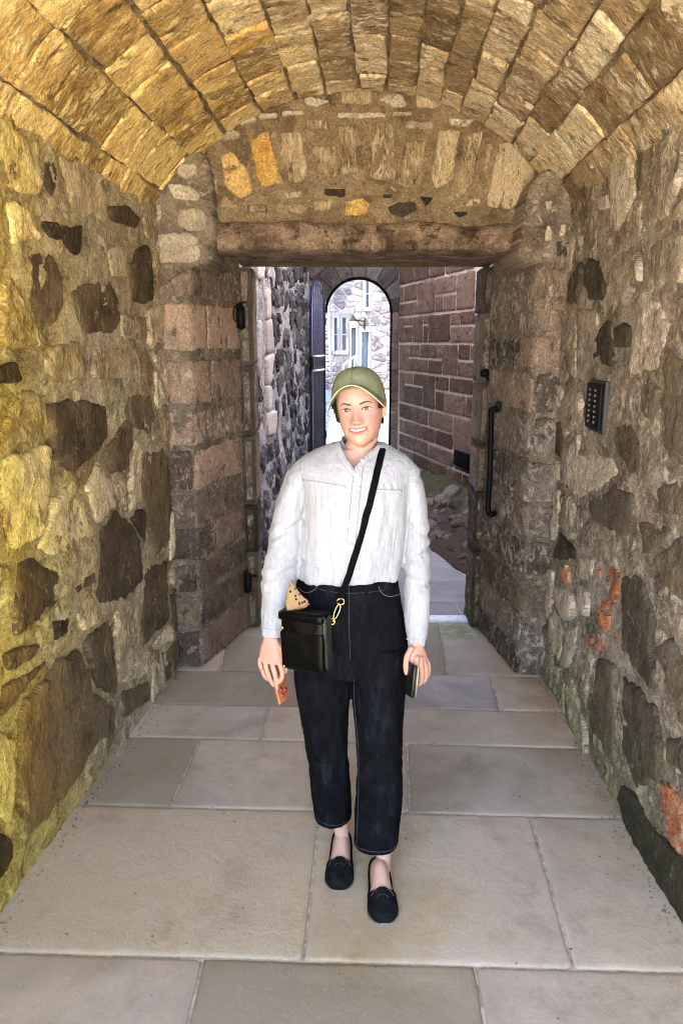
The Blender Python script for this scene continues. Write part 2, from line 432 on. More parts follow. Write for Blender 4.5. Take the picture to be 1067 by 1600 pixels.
M_vaultj = rock_mat('vault_joint_mortar', [(.09, .065, .036), (.18, .13, .075), (.30, .23, .14)], flake=(.5, .43, .32), flake_amt=.4, dark=(.05, .036, .022), dark_amt=.6, per_stone=False)
M_tymp = rock_mat('tympanum_mortar', [(.11, .08, .048), (.19, .14, .085), (.28, .215, .135)], flake=(.52, .44, .32), flake_amt=.3, dark=(.06, .045, .028), dark_amt=.35, per_stone=False, bstr=.8)
M_pier = rock_mat('pier_sandstone', [(.10, .074, .058), (.19, .14, .108), (.31, .225, .17)], flake=(.66, .57, .47), flake_amt=.8, dark=(.035, .027, .022), dark_amt=.6, stretch=(1.6, .9, 1),
                  stain_light_tints=[((.6, .6, .56), 'z', 1.05, .35, 2.5)])  # tint darkens towards the foot
M_pierL = rock_mat('pinkish_quoin', [(.15, .11, .085), (.27, .195, .15), (.42, .30, .225)], flake=(.68, .58, .48), flake_amt=.7, dark=(.045, .034, .028), dark_amt=.5, stretch=(1.6, .9, 1),
                  stain_light_tints=[((.42, .42, .42), 'z', 1.25, .5, 2.5)])  # tint darkens the lower half of the pier
M_pierd = rock_mat('pier_dark_stone', [(.05, .04, .033), (.10, .08, .066), (.18, .145, .118)], flake=(.62, .55, .46), flake_amt=1.0, dark=(.035, .028, .022), dark_amt=.5, stretch=(1.3, .9, 1))
M_pierj = rock_mat('pier_mortar', [(.10, .08, .062), (.165, .132, .103), (.25, .205, .163)], flake=(.6, .52, .42), flake_amt=.5, dark=(.055, .043, .033), dark_amt=.4, per_stone=False, bstr=.8)
M_frame = rock_mat('door_frame_stone', [(.075, .055, .042), (.15, .112, .085), (.26, .205, .16)], flake=(.6, .53, .45), flake_amt=.7, dark=(.04, .03, .022), dark_amt=.6, stretch=(1.2, .9, 1), bstr=1.0,
                   stain_light_tints=[((.62, .72, .5), 'z', .6, .1, 3.0)])
M_lintel = rock_mat('lintel_stone', [(.09, .06, .042), (.19, .13, .092), (.36, .265, .195)], flake=(.54, .45, .36), flake_amt=.5, dark=(.03, .022, .016), dark_amt=.75, stretch=(.9, 1.2, 1), bstr=1.0, per_stone=False, patch=.12)
M_laneL = rock_mat('lane_rubble', [(.035, .036, .042), (.075, .077, .088), (.15, .155, .17)], flake=(.5, .5, .5), flake_amt=.7, dark=(.015, .014, .014), dark_amt=.5, stretch=(1.4, 1, 1), bstr=1.0)
M_laneLm = rock_mat('lane_rubble_mortar', [(.22, .23, .26), (.44, .46, .50), (.66, .68, .72)], flake=(.76, .78, .82), flake_amt=.9, dark=(.02, .02, .02), dark_amt=.7, per_stone=False)
M_quoin = rock_mat('pale_quoin', [(.42, .40, .39), (.55, .53, .52), (.65, .63, .62)], flake=(.6, .6, .6), flake_amt=.4, dark=(.1, .09, .09), dark_amt=.2, bstr=.4)
M_ash = rock_mat('brown_ashlar', [(.095, .052, .034), (.155, .09, .058), (.23, .145, .098)], flake=(.45, .33, .26), flake_amt=.15, dark=(.03, .02, .015), dark_amt=.55, stretch=(1, 1.3, 1), bstr=1.0, fine=.6)
M_ashm = plain('pale_pointing', (.66, .56, .48), .9, bscale=60, bstr=.6, bdist=.004, var=.25)
M_gatew = rock_mat('gate_wall_stone', [(.07, .056, .05), (.12, .10, .085), (.19, .16, .135)], flake=(.3, .27, .24), flake_amt=.25, dark=(.02, .017, .015), dark_amt=.4, bstr=.8)
M_gatej = rock_mat('gate_jamb_stone', [(.12, .075, .055), (.20, .135, .10), (.30, .22, .17)], flake=(.5, .4, .33), flake_amt=.4, dark=(.05, .035, .025), dark_amt=.35, bstr=.6)
M_house = rock_mat('house_stone', [(.085, .068, .07), (.15, .13, .13), (.22, .2, .2)], flake=(.29, .28, .29), flake_amt=.5, dark=(.055, .042, .046), dark_amt=.35, bstr=.6)
M_housem = rock_mat('house_mortar', [(.16, .155, .16), (.21, .205, .21), (.25, .245, .25)], flake=(.3, .3, .3), flake_amt=.5, dark=(.25, .2, .18), dark_amt=.3, per_stone=False, bstr=.4)
M_dress = rock_mat('dressed_margin', [(.17, .165, .16), (.205, .20, .198), (.23, .228, .225)], flake=(.25, .25, .25), flake_amt=.3, dark=(.3, .26, .24), dark_amt=.1, bstr=.3)
M_iron = plain('black_iron', (.004, .004, .0045), .5, 0, .12, bscale=90, bstr=.5)
M_blue = plain('blue_black_iron', (.018, .03, .09), .4, 0, .3, bscale=90, bstr=.3)
M_rough = plain('plain_masonry', (.25, .21, .17), .95, bscale=8, bstr=.5, bdist=.02)

# ---- paving
def floor_mat(name, base, dirt, amt):
    t = NT(name); P = t.pos(); r = t.rand()
    uvn = t.node('ShaderNodeUVMap'); uvn.uv_map = 'UVMap'
    v = t.vadd(uvn.outputs[0], t.comb(0.0, 0.0, t.math('MULTIPLY', r, 31.0)))
    a = t.noise(v, 2.2, 6, .62, .3); b = t.noise(v, 14, 7, .7, .5); g = t.noise(v, 260, 3, .7); s = t.noise(v, 55, 5, .7)
    k = t.math('ADD', t.math('MULTIPLY', a, .7), t.math('MULTIPLY', t.math('SUBTRACT', r, .5), .30))
    k = t.math('ADD', k, .15)
    c = t.ramp(k, [(.38, tuple(x*f for x, f in zip(base, (.70, .68, .62)))), (.52, base), (.66, tuple(min(1, x*f) for x, f in zip(base, (1.22, 1.2, 1.18))))])
    c = t.mix(t.math('MULTIPLY', t.step(t.noise(P, 1.3, 5, .6), .45, .6), .35), c, t.mix(1.0, c, (.98, .90, .68), 'MULTIPLY'))
    c = t.mix(t.math('MULTIPLY', t.step(t.noise(t.vadd(P, (5, 2, 0)), 3.1, 6, .7), .54, .66), .4), c, t.mix(1.0, c, (.62, .58, .52), 'MULTIPLY'))
    c = t.mix(t.math('MULTIPLY', t.step(b, .5, .72), .4), c, dirt)
    c = t.mix(t.math('MULTIPLY', t.step(g, .45, .7), .30), c, tuple(x*.45 for x in base))
    c = t.mix(t.math('MULTIPLY', t.step(s, .6, .72), .25), c, tuple(min(1, x*1.7) for x in base))
    spk = t.math('MULTIPLY', t.step(t.voro(v, 9), .05, .025), t.step(t.noise(v, 3), .5, .6))
    c = t.mix(t.math('MULTIPLY', spk, .6), c, (.6, .57, .5))
    c = t.mix(t.math('MULTIPLY', t.step(t.voro(t.vadd(v, (4.3, 1.1, 0)), 6.5), .035, .02), .8), c, (.05, .042, .035))
    # greenish damp streak along the middle, orange earth by the right foot of the pier
    x, y, z = t.sep(P)
    gx = t.math('MULTIPLY', t.step(t.math('ABSOLUTE', t.math('SUBTRACT', x, .12)), .34, .12), t.math('MULTIPLY', t.step(y, 2.75, 2.35), t.step(y, 1.6, 2.0)))
    gx = t.math('MULTIPLY', gx, t.step(t.noise(P, 3.3, 4), .34, .62))
    c = t.mix(t.math('MULTIPLY', gx, .6), c, t.mix(1.0, c, (.92, .84, .5), 'MULTIPLY'))
    ox = t.math('MULTIPLY', t.step(x, .72, 1.02), t.math('MULTIPLY', t.step(y, 4.5, 4.1), t.step(y, 2.7, 3.4)))
    ox = t.math('MULTIPLY', ox, t.step(t.noise(P, 6, 5), .3, .55))
    c = t.mix(t.math('MULTIPLY', ox, .6), c, t.mix(1.0, c, (1.05, .72, .45), 'MULTIPLY'))
    mo = t.math('MULTIPLY', t.step(t.node('ShaderNodeVectorMath', operation='DISTANCE').outputs[1] if False else t.math('ADD', t.math('POWER', t.math('SUBTRACT', x, .72), 2.0), t.math('POWER', t.math('SUBTRACT', y, 4.52), 2.0)), .035, .004), t.step(t.noise(P, 14, 5), .35, .6))
    c = t.mix(t.math('MULTIPLY', mo, .75), c, (.16, .19, .05))
    nm = t.bump(t.math('ADD', t.math('ADD', t.math('MULTIPLY', b, 1.0), t.math('MULTIPLY', g, .12)), t.math('MULTIPLY', s, .22)), amt, .006)
    return t.out(c, .78, nm, .3)
M_slab = floor_mat('flagstone', (.38, .335, .275), (.265, .225, .175), .45)
M_slabr = floor_mat('worn_rough_flagstone', (.36, .31, .235), (.46, .41, .32), 1.0)
M_slabp = floor_mat('pale_new_flagstone', (.40, .37, .36), (.35, .32, .31), .3)
M_slabl = floor_mat('lane_flagstone', (.25, .235, .24), (.19, .175, .18), .4)  # same flagstone, with the lane's dimmer, cooler light put into the colour
M_joint = plain('joint_mortar', (.40, .35, .28), .95, bscale=60, bstr=.8, bdist=.004, var=.35)
M_yard = plain('sunlit_yard_gravel', (.56, .47, .33), .95, bscale=20, bstr=.5, bdist=.01)

class Ground:
    def map(s, u, v, h):
        u = np.asarray(u)[..., None]; v = np.asarray(v)[..., None]; h = np.asarray(h)[..., None]
        return u * np.array([1., 0, 0]) + v * np.array([0, 1., 0]) + h * np.array([0, 0, 1.])
G = Ground()
gv = [(-60, -60, -.06), (60, -60, -.06), (60, 90, -.06), (-60, 90, -.06)]
g = add('ground', gv, [(0, 1, 2, 3)], M_yard, smooth=False); tag(g, kind='structure')
floor = sheet('floor', G, lin((-1.25, 1.5, .1), (1.5, 4.9, .02)), lin((-1.25, 1.2, .1), (1.2, 8.4, .025), (8.4, 11.0, .1)), M_joint, amp=.0015, f=30, h=-.004)
# swap so the sheet spans x, y
bpy.data.objects.remove(floor)
floor = sheet('floor', G, lin((-1.6, 2.4, .05)), lin((-1.25, 1.3, .1), (1.3, 11.0, .04)), M_joint, amp=.0015, f=30, h=-.006)
tag(floor, 'stone flag floor of the vaulted passage and the lane beyond', 'floor', kind='structure')
def gp(px, py): q = on_ground(px, py); return (float(q[0]), float(q[1]))
def slab(poly, mat, seed, rough=.0016, gap=.0035):
    c = np.mean(poly, 0); P = []
    n = len(poly)
    for i in range(n):                      # inset by half the joint
        a, b, d = np.array(poly[i-1]), np.array(poly[i]), np.array(poly[(i+1) % n])
        e1 = (b-a)/np.linalg.norm(b-a); e2 = (d-b)/np.linalg.norm(d-b)
        n1 = np.array([-e1[1], e1[0]]); n2 = np.array([-e2[1], e2[0]])
        m = n1 + n2; m /= np.linalg.norm(m); k = gap / max(.3, np.dot(m, n1)); P.append(b + m * k)
    P = np.array(P)
    # dense outline with a slightly worn edge, inner grid of rings
    nn = 96; d = np.linalg.norm(np.roll(P, -1, 0) - P, axis=1); L = np.concatenate([[0], np.cumsum(d)]); pp = np.vstack([P, P[:1]])
    t = np.linspace(0, L[-1], nn, endpoint=False); o = np.stack([np.interp(t, L, pp[:, 0]), np.interp(t, L, pp[:, 1])], 1)
    c = o.mean(0); r = o - c; rl = np.linalg.norm(r, axis=1)[:, None]
    q = np.column_stack([o, np.full(nn, seed * .37)]); o = o + (r/rl) * (fbm(q, 22, 3, seed)[:, None] * .003 + np.minimum(0, fbm(q, 5, 2, seed+4)[:, None] + .25) * .012); r = o - c
    rings = [(1, -.03, 0), (1 - .001/rl, -.002, 0), (1 - .006/rl, .0008, .5), (1 - .02/rl, .002, 1), ((1-.02/rl)*.85, .002, 1), ((1-.02/rl)*.6, .002, 1), ((1-.02/rl)*.35, .002, 1), ((1-.02/rl)*.12, .002, 1)]
    UV = []; Hh = []
    for k, h, w in rings:
        qq = c + r * k; UV.append(qq); Hh.append(h + w * rough * fbm(np.column_stack([qq, np.zeros(nn)]), 5, 4, seed))
    UV.append(c[None]); Hh.append(np.array([.002])); UV = np.vstack(UV); Hh = np.concatenate(Hh)
    V = G.map(UV[:, 0], UV[:, 1], Hh); m = len(rings); F = grid_faces(m, nn, True); b = (m-1)*nn
    F += [(b+k, b+(k+1) % nn, m*nn) for k in range(nn)]
    return add('flagstone', V, F, mat, floor, True, UV)
XL = lambda y: -1.0818 + .095 * (y - 2.104) - .04
XR = lambda y: 1.13 + .012 * (y - 2.6) + .03
def yline(pts):
    ps = [gp(*p) for p in pts]; xs = [p[0] for p in ps]; ys = [p[1] for p in ps]
    k = np.polyfit(xs, ys, 1); return lambda x: float(np.polyval(k, x))
Y0 = yline([(0, 1488), (475, 1500), (1067, 1520)]); Y1 = yline([(118, 1258), (490, 1265), (960, 1279)])
Y2 = yline([(200, 1151), (480, 1158), (905, 1169)]); Y3 = yline([(245, 1100), (460, 1103), (880, 1112)])
Y4 = yline([(285, 1048), (766, 1054), (830, 1059)]); Y5 = lambda x: 4.69; Ym = lambda x: 1.28 + .02 * x
Yq = lambda x: .45 - .01 * x; Yr = lambda x: -.35; Ys = lambda x: -1.22
def row(ya, yb, cuts, mats=None, seed=0):
    """ya nearer line, yb farther; cuts = list of (near x, far x) of the cross joints"""
    e = [(XL(ya(-1)), XL(yb(-1)))] + cuts + [(XR(ya(1)), XR(yb(1)))]
    for i in range(len(e) - 1):
        a, b = e[i], e[i+1]
        poly = [(a[0], ya(a[0])), (b[0], ya(b[0])), (b[1], yb(b[1])), (a[1], yb(a[1]))]
        slab(poly, (mats or {}).get(i, M_slab), seed * 10 + i)
gx = lambda a, b: (gp(*a)[0], gp(*b)[0])
row(Ys, Yr, [(-.5, -.5), (.4, .4)], seed=1); row(Yr, Yq, [(-.2, -.2), (.75, .75)], seed=2); row(Yq, Ym, [(-.45, -.45), (.3, .3)], seed=3)
row(Ym, Y0, [gx((285, 1640), (317, 1500)), gx((760, 1640), (742, 1512))], seed=4)
row(Y0, Y1, [gx((474, 1498), (500, 1266)), gx((896, 1512), (829, 1277))], {0: M_slabr}, seed=5)
row(Y1, Y2, [gx((266, 1260), (311, 1155)), gx((641, 1270), (636, 1163))], seed=6)
row(Y2, Y3, [gx((408, 1157), (420, 1103)), gx((617, 1162), (612, 1106))], seed=7)
row(Y3, Y4, [gx((548, 1105), (545, 1051)), gx((780, 1110), (766, 1055))], {1: M_slabp}, seed=8)
row(Y4, Y5, [gx((344, 1046), (350, 1000)), gx((699, 1053), (688, 976))], seed=9)
YL1 = lambda x: 5.07; YL2 = lambda x: 5.55; YL3 = lambda x: 6.1; YL4 = lambda x: 6.9; YL5 = lambda x: 7.9; YL6 = lambda x: 9.1; YL7 = lambda x: 10.45
XL = lambda y: -.75 + .04 * (y - 4.7); XR = lambda y: .98 - .17 * (y - 5.7) if y > 5.0 else 1.12
row(lambda x: 4.80, YL1, [(.32, .32), (.80, .80)], {0: M_slabl, 1: M_slabl, 2: M_slabl}, seed=10)
XR = lambda y: 1.12 - .23 * (y - 5.0) if y < 6.4 else .79 - .06 * (y - 6.4)
for i, (a, b, c) in enumerate([(YL1, YL2, [(.1, .1)]), (YL2, YL3, [(.45, .45)]), (YL3, YL4, [(-.1, -.1)]), (YL4, YL5, [(.3, .3)]), (YL5, YL6, [(.0, .0)]), (YL6, YL7, [(.2, .2)])]):
    row(a, b, c, {0: M_slabl, 1: M_slabl}, seed=11 + i)
th = MB().box(-.62, .86, 4.70, 4.785, -.03, .016, .006).build('threshold_strip', plain('bright_metal_strip', (.74, .78, .84), .45, .3, bscale=40, bstr=.2), floor)

# ---- left wall
LW = Flat((-1.0818 - .0946 * 2.104 / .9955, 0, 0), (.0946, .9955, 0), (.9955, -.0946, 0))
def crop(pts, sc, ox, oy, surf): return [surf.uv(ox + x / sc, oy + y / sc) for x, y in pts]
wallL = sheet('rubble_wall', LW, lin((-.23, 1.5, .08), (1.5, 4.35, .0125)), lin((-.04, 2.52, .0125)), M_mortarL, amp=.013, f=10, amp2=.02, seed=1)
tag(wallL, 'left passage wall of mortared rubble, yellow green with dark stones', 'wall')
c3 = lambda p: crop(p, 2.54, 0, 200, LW); c4 = lambda p: crop(p, 2.286, 0, 700, LW)
darkL = [c3(p) for p in [
    [(155,365),(215,370),(270,395),(320,385),(325,440),(300,510),(260,490),(220,450),(185,430)],
    [(110,500),(150,490),(215,510),(235,600),(235,700),(215,785),(150,760),(115,690)],
    [(280,650),(330,615),(435,610),(465,680),(465,770),(440,822),(330,815),(285,740)],
    [(535,480),(580,460),(600,540),(605,680),(570,700),(530,680),(515,600)],
    [(185,1090),(320,1080),(425,1100),(430,1220),(380,1300),(280,1370),(200,1280)],
    [(500,1060),(600,1040),(605,1150),(580,1225),(520,1190)],
    [(-60,960),(10,935),(60,925),(75,1010),(0,1020),(-60,1020)],
    [(172,120),(205,130),(225,200),(200,290),(172,230)],
    [(430,310),(500,300),(550,360),(540,400),(440,370)]]] + [c4(p) for p in [
    [(510,0),(575,0),(600,100),(600,330),(560,370),(525,310),(510,150)],
    [(510,440),(590,400),(590,620),(505,720)],
    [(350,290),(420,215),(490,330),(495,480),(420,550),(350,560)],
    [(60,400),(110,390),(200,440),(205,540),(110,630),(45,675),(50,520)],
    [(80,900),(180,780),(285,700),(330,860),(405,920),(415,1010),(340,1060),(290,1160),(170,1320),(110,1370),(60,1310),(60,1100)],
    [(300,690),(380,610),(400,680),(412,860),(405,890),(345,845)],
    [(430,870),(530,830),(530,900),(435,970)], [(575,730),(630,690),(635,770),(580,840)],
    [(180,620),(245,600),(235,660),(190,690)], [(15,740),(60,710),(140,700),(120,750),(30,800)],
    [(-90,1330),(0,1370),(45,1400),(30,1480),(0,1540),(-90,1660)], [(245,510),(330,440),(330,480),(250,530)]]]
paleL = [c3(p) for p in [
    [(190,870),(300,840),(330,930),(320,1000),(200,1010),(180,930)], [(365,880),(520,880),(530,990),(360,1000)],
    [(470,740),(570,750),(580,840),(480,840)], [(420,480),(490,470),(510,590),(430,590)]]]
sd_ = 100
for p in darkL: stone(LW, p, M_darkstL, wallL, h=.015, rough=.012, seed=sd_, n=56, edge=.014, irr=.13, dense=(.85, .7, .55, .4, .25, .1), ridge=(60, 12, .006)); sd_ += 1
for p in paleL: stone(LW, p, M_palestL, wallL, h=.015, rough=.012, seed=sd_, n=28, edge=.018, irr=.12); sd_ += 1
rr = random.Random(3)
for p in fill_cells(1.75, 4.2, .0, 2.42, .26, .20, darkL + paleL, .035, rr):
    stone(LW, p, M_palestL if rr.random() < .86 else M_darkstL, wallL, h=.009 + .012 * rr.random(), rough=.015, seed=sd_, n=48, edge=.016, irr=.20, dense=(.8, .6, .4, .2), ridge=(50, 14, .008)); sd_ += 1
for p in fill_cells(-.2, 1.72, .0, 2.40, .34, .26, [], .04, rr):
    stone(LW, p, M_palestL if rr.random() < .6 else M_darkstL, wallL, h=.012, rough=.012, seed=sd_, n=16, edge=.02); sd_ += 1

# ---- right wall
RW = Flat((1.06 - .0165 * 2.055, 0, 0), (.0165, 1.0, 0), (-1.0, .0165, 0))
wallR = sheet('rubble_wall', RW, lin((-.23, 1.5, .08), (1.5, 4.35, .0125)), lin((-.04, 2.62, .0125)), M_mortarR, amp=.014, f=9, amp2=.022, seed=5)
tag(wallR, 'right passage wall of grey rubble with the black keypad on it', 'wall')
c5 = lambda p: crop(p, 2.907, 700, 250, RW); c6 = lambda p: crop(p, 2.286, 700, 750, RW)
darkR = [c5(p) for p in [
    [(640,440),(690,460),(715,560),(700,640),(640,640),(620,560)], [(755,770),(800,730),(830,760),(825,850),(760,850)],
    [(880,1020),(930,1000),(965,1040),(965,1120),(930,1185),(880,1150)], [(770,1200),(830,1190),(880,1290),(890,1400),(850,1420),(780,1340)]]] + [c6(p) for p in [
    [(500,80),(600,20),(670,50),(680,150),(640,210),(570,170),(510,140)], [(750,30),(860,-20),(900,140),(780,120)],
    [(630,330),(700,350),(740,500),(735,750),(680,700),(620,600),(615,450)], [(740,280),(839,200),(910,480),(790,390)],
    [(530,650),(570,640),(605,660),(610,800),(600,1000),(560,960),(510,890),(510,800),(525,730)], [(780,920),(839,920),(900,1090),(790,1010)],
    [(615,1080),(660,1100),(740,1240),(839,1350),(900,1640),(839,1600),(780,1530),(690,1390),(640,1230)]]]
orR = [c6(p) for p in [
    [(400,310),(425,310),(440,370),(410,360)], [(580,320),(605,320),(608,420),(580,430)], [(540,480),(575,490),(575,540),(545,540)],
    [(530,545),(555,560),(568,615),(535,605)], [(500,555),(522,560),(522,605),(500,590)], [(548,430),(572,430),(570,470),(550,465)], [(535,320),(550,320),(548,350),(530,350)],
    [(760,1110),(825,1095),(850,1150),(860,1400),(815,1290),(790,1210),(745,1160)]]]
kp = c5([(620, 985), (760, 985), (760, 1300), (620, 1300)])
for p in darkR: stone(RW, p, M_darkstR, wallR, h=.014, rough=.013, seed=sd_, n=56, edge=.015, irr=.13, dense=(.85, .7, .55, .4, .25, .1), ridge=(60, 12, .006)); sd_ += 1
for p in orR: stone(RW, p, M_orange, wallR, h=.009, rough=.012, seed=sd_, n=32, edge=.008, irr=.55, dense=(.8, .6, .4, .2)); sd_ += 1
paleR = [c5(p) for p in [[(900,400),(980,340),(1090,330),(1090,560),(940,560),(900,500)], [(690,160),(730,150),(735,220),(690,235)], [(600,690),(680,670),(690,740),(660,790),(600,780)]]]
for p in paleR: stone(RW, p, M_palestR, wallR, h=.014, rough=.014, seed=sd_, n=26, edge=.02, irr=.15); sd_ += 1
rr = random.Random(5)
for p in fill_cells(1.75, 4.0, .0, 2.5, .27, .21, darkR + orR + paleR + [kp], .04, rr):
    stone(RW, p, M_palestR if rr.random() < .8 else M_darkstR, wallR, h=.007 + .012 * rr.random(), rough=.016, seed=sd_, n=48, edge=.018, irr=.22, dense=(.8, .6, .4, .2), ridge=(50, 14, .008)); sd_ += 1
for p in fill_cells(-.2, 1.72, .0, 2.46, .34, .26, [], .04, rr):
    stone(RW, p, M_palestR if rr.random() < .6 else M_darkstR, wallR, h=.012, rough=.012, seed=sd_, n=16, edge=.02); sd_ += 1

# ---- vault
class Vault:
    """u = depth, v = arc length from the crown (positive to the right)"""
    def geo(s, u):
        xl = -1.0818 + .0950 * (u - 2.104); xr = 1.06 + .0165 * (u - 2.055); zs = 2.43
        cx = (xl + xr) / 2; hf = (xr - xl) / 2; Rr = np.sqrt(hf**2 + (zs - 1.76)**2); return cx, Rr
    def map(s, u, v, h):
        u = np.asarray(u, float); v = np.asarray(v, float); h = np.asarray(h, float)
        cx, Rr = s.geo(u); ph = v / 1.22; r = Rr - h
        return np.stack([cx + r * np.sin(ph), u, 1.76 + r * np.cos(ph)], -1)
VA = Vault(); VE = 4.06
vault = sheet('vault', VA, lin((-.23, 1.9, .08), (1.9, VE + .06, .015)), lin((-1.32, 1.32, .015)), M_vaultj, amp=.006, f=14, seed=8, h=-.004)
tag(vault, 'barrel vault of weathered yellow sandstone courses over the passage', 'ceiling')
rr = random.Random(21)
v = -1.31; courses = []
while v < 1.25:
    w = rr.uniform(.17, .23) if v < -.5 else (rr.uniform(.115, .165) if v < .55 else rr.uniform(.12, .19))
    courses.append((v, min(v + w, 1.31))); v += w
for ci, (a, b) in enumerate(courses):
    u = VE; first = True
    while u > -.15:
        L = rr.uniform(.10, .24) if first else (rr.uniform(.15, .36) if u > 1.5 else rr.uniform(.5, .9)); first = False
        u2 = max(u - L, -.21); g_ = .002 + .006 * rr.random()**2
        j = lambda: rr.uniform(-.010, .010)
        poly = [(u2 + g_, a + g_ + j()), (u - g_, a + g_ + j()), (u - g_, b - g_ + j()), (u2 + g_, b - g_ + j())]
        q = rr.random(); m = M_vault
        if (a > -.75 and q < .10) or (q < .03): m = M_vaulty
        elif a > -.3 and q > .84: m = M_vaultd
        if u2 > 1.6 or True:
            stone(VA, poly, m, vault, h=.003 + .013 * rr.random(), rough=.010, seed=sd_, n=60 if u > 1.8 else 14, edge=.009, irr=.07, dense=(.88, .76, .64, .52, .4, .28, .15) if u > 1.8 else (.5,), ridge=(45, 18, .005), round_=1, f=11, flatness=.5, sink=.015, corner=.014); sd_ += 1
        u = u2
# upper building round the vault (keeps sun and sky off it): solid masonry above and beside
mb = MB()
arch = [VA.map(0, v_, -.10) for v_ in np.linspace(-1.34, 1.34, 25)]
prof = [(p[0], p[2]) for p in arch]
def mass(y0, y1):
    m = MB(); pr_ = [(-6.5, -.05), (-1.42, -.05), (-1.42, prof[0][1])]
    def block(q):                                       # q = (x, z) corners, extruded along the passage
        V = [(x, y0, z) for x, z in q] + [(x, y1, z) for x, z in q]; n = len(q)
        m.put(V, [tuple(range(n)), tuple(range(n, 2*n))[::-1]] + [(i, n+i, n+(i+1) % n, (i+1) % n) for i in range(n)])
    block([(-6.5, -.05), (-1.3, -.05), (-1.3, 6.2), (-6.5, 6.2)]); block([(1.3, -.05), (6.5, -.05), (6.5, 6.2), (1.3, 6.2)])
    ar = [(-1.299, prof[0][1])] + list(prof) + [(1.299, prof[-1][1])]
    for (xa, za), (xb, zb) in zip(ar[:-1], ar[1:]):
        if xb - xa > 1e-4: block([(xa, za), (xb, zb), (xb, 6.2), (xa, 6.2)])
    return m.v, m.f
vv, ff = mass(-.22, VE + .06)
bld = add('gatehouse', vv, ff, M_rough, smooth=False); tag(bld, 'stone gatehouse that the vaulted passage runs through', 'building')

# ---- tympanum over the doorway
TY = Flat((0, 4.08, 0), (1, 0, 0), (0, -1, 0))
def under_vault(u, v, m=.03):
    cx, Rr = VA.geo(4.08); return (u - cx)**2 + (v - 1.76)**2 < (Rr + m)**2
tym = sheet('tympanum_wall', TY, lin((-1.0, 1.25, .0125)), lin((2.222, 3.06, .0125)), M_tymp, amp=.010, f=9, amp2=.01, seed=12, mask=lambda u, v: under_vault(u, v, .05))
tag(tym, 'rubble wall filling the arch above the doorway lintel', 'wall')
t1 = lambda p: crop(p, 1.976, 0, 0, TY); t2 = lambda p: crop(p, 1.976, 527, 0, TY)
M_ty_y = rock_mat('ochre_rubble', [(.34, .19, .05), (.52, .32, .09), (.60, .43, .18)], flake=(.55, .45, .3), flake_amt=.3, dark=(.08, .05, .02), dark_amt=.4)
M_ty_p = rock_mat('tan_rubble', [(.20, .14, .075), (.36, .27, .16), (.52, .42, .28)], flake=(.74, .65, .5), flake_amt=.95, dark=(.05, .036, .02), dark_amt=.55, stretch=(2, .7, 1))
M_ty_w = rock_mat('white_rubble', [(.34, .29, .22), (.46, .41, .33), (.56, .5, .42)], flake=(.62, .57, .5), flake_amt=.5, dark=(.12, .09, .06), dark_amt=.2)
M_ty_d = rock_mat('black_cobble', [(.02, .017, .014), (.035, .03, .025), (.06, .05, .04)], flake=(.15, .13, .1), flake_amt=.2, dark=(.01, .01, .01), dark_amt=.3)
tys = [(t1, M_ty_y, [[(768,430),(830,400),(850,470),(880,575),(810,580),(790,540)], [(685,480),(720,470),(770,540),(785,600),(740,615),(690,570)]]),
 (t1, M_ty_p, [[(865,410),(930,405),(950,520),(940,565),(895,570),(865,480)], [(960,450),(1040,450),(1045,550),(980,560)], [(945,370),(1010,370),(1020,405),(950,405)],
   [(870,595),(940,590),(930,615),(880,615)], [(845,635),(900,620),(955,640),(940,660),(850,660)], [(965,620),(1030,615),(1020,650),(970,655)], [(755,635),(820,630),(830,655),(760,660)]]),
 (t1, M_ty_w, [[(670,430),(715,392),(745,410),(745,430),(690,440)], [(735,375),(790,355),(795,375),(745,390)], [(797,352),(860,348),(860,365),(800,372)], [(870,347),(940,343),(940,357),(870,362)],
   [(935,305),(960,297),(1020,315),(980,332),(945,325)]]), (t1, M_ty_d, [[(998,582),(1067,584),(1067,608),(1000,605)]]),
 (t2, M_ty_p, [[(10,250),(105,245),(110,325),(10,325)], [(240,280),(285,275),(335,315),(300,340),(245,335)], [(0,385),(60,385),(65,535),(10,540)], [(105,378),(180,378),(180,560),(100,555)],
   [(205,440),(275,430),(265,580),(185,575)], [(310,400),(380,400),(355,560),(300,590),(290,540)], [(395,420),(450,400),(420,560),(380,620),(370,560)], [(500,440),(560,430),(620,510),(590,600),(540,650),(460,640),(470,560)]]),
 (t2, M_ty_w, [[(125,310),(160,287),(205,292),(215,332),(175,335)], [(0,352),(150,350),(150,365),(0,367)], [(170,348),(232,348),(230,358),(170,360)], [(340,368),(430,370),(400,392),(345,390)], [(208,375),(298,380),(298,402),(212,400)]]),
 (t2, M_ty_y, [[(25,620),(75,605),(105,630),(95,665),(20,670)]]),
 (t2, M_ty_d, [[(155,640),(190,622),(240,625),(245,650),(200,675),(160,660)], [(250,605),(295,610),(290,625),(270,640)], [(355,655),(405,658),(375,674)], [(0,585),(25,590),(20,610),(0,612)], [(140,602),(170,602),(165,615),(140,612)]])]
tpoly = []
for fn, m, ps in tys:
    for p in ps:
        q = fn(p); tpoly.append(q); stone(TY, q, m, tym, h=.020, rough=.014, seed=sd_, n=36, edge=.010, irr=.13, dense=(.8, .6, .4, .2), ridge=(50, 14, .006)); sd_ += 1
rr = random.Random(8)
for p in fill_cells(-.9, 1.2, 2.42, 3.0, .12, .085, tpoly, .03, rr, inside=lambda u, v: under_vault(u, v, -.06)):
    stone(TY, p, M_ty_p if rr.random() < .8 else M_ty_w, tym, h=.006, rough=.010, seed=sd_, n=18, edge=.012, irr=.2); sd_ += 1
# wall above the piers between lintel level and the ground is carried by the piers

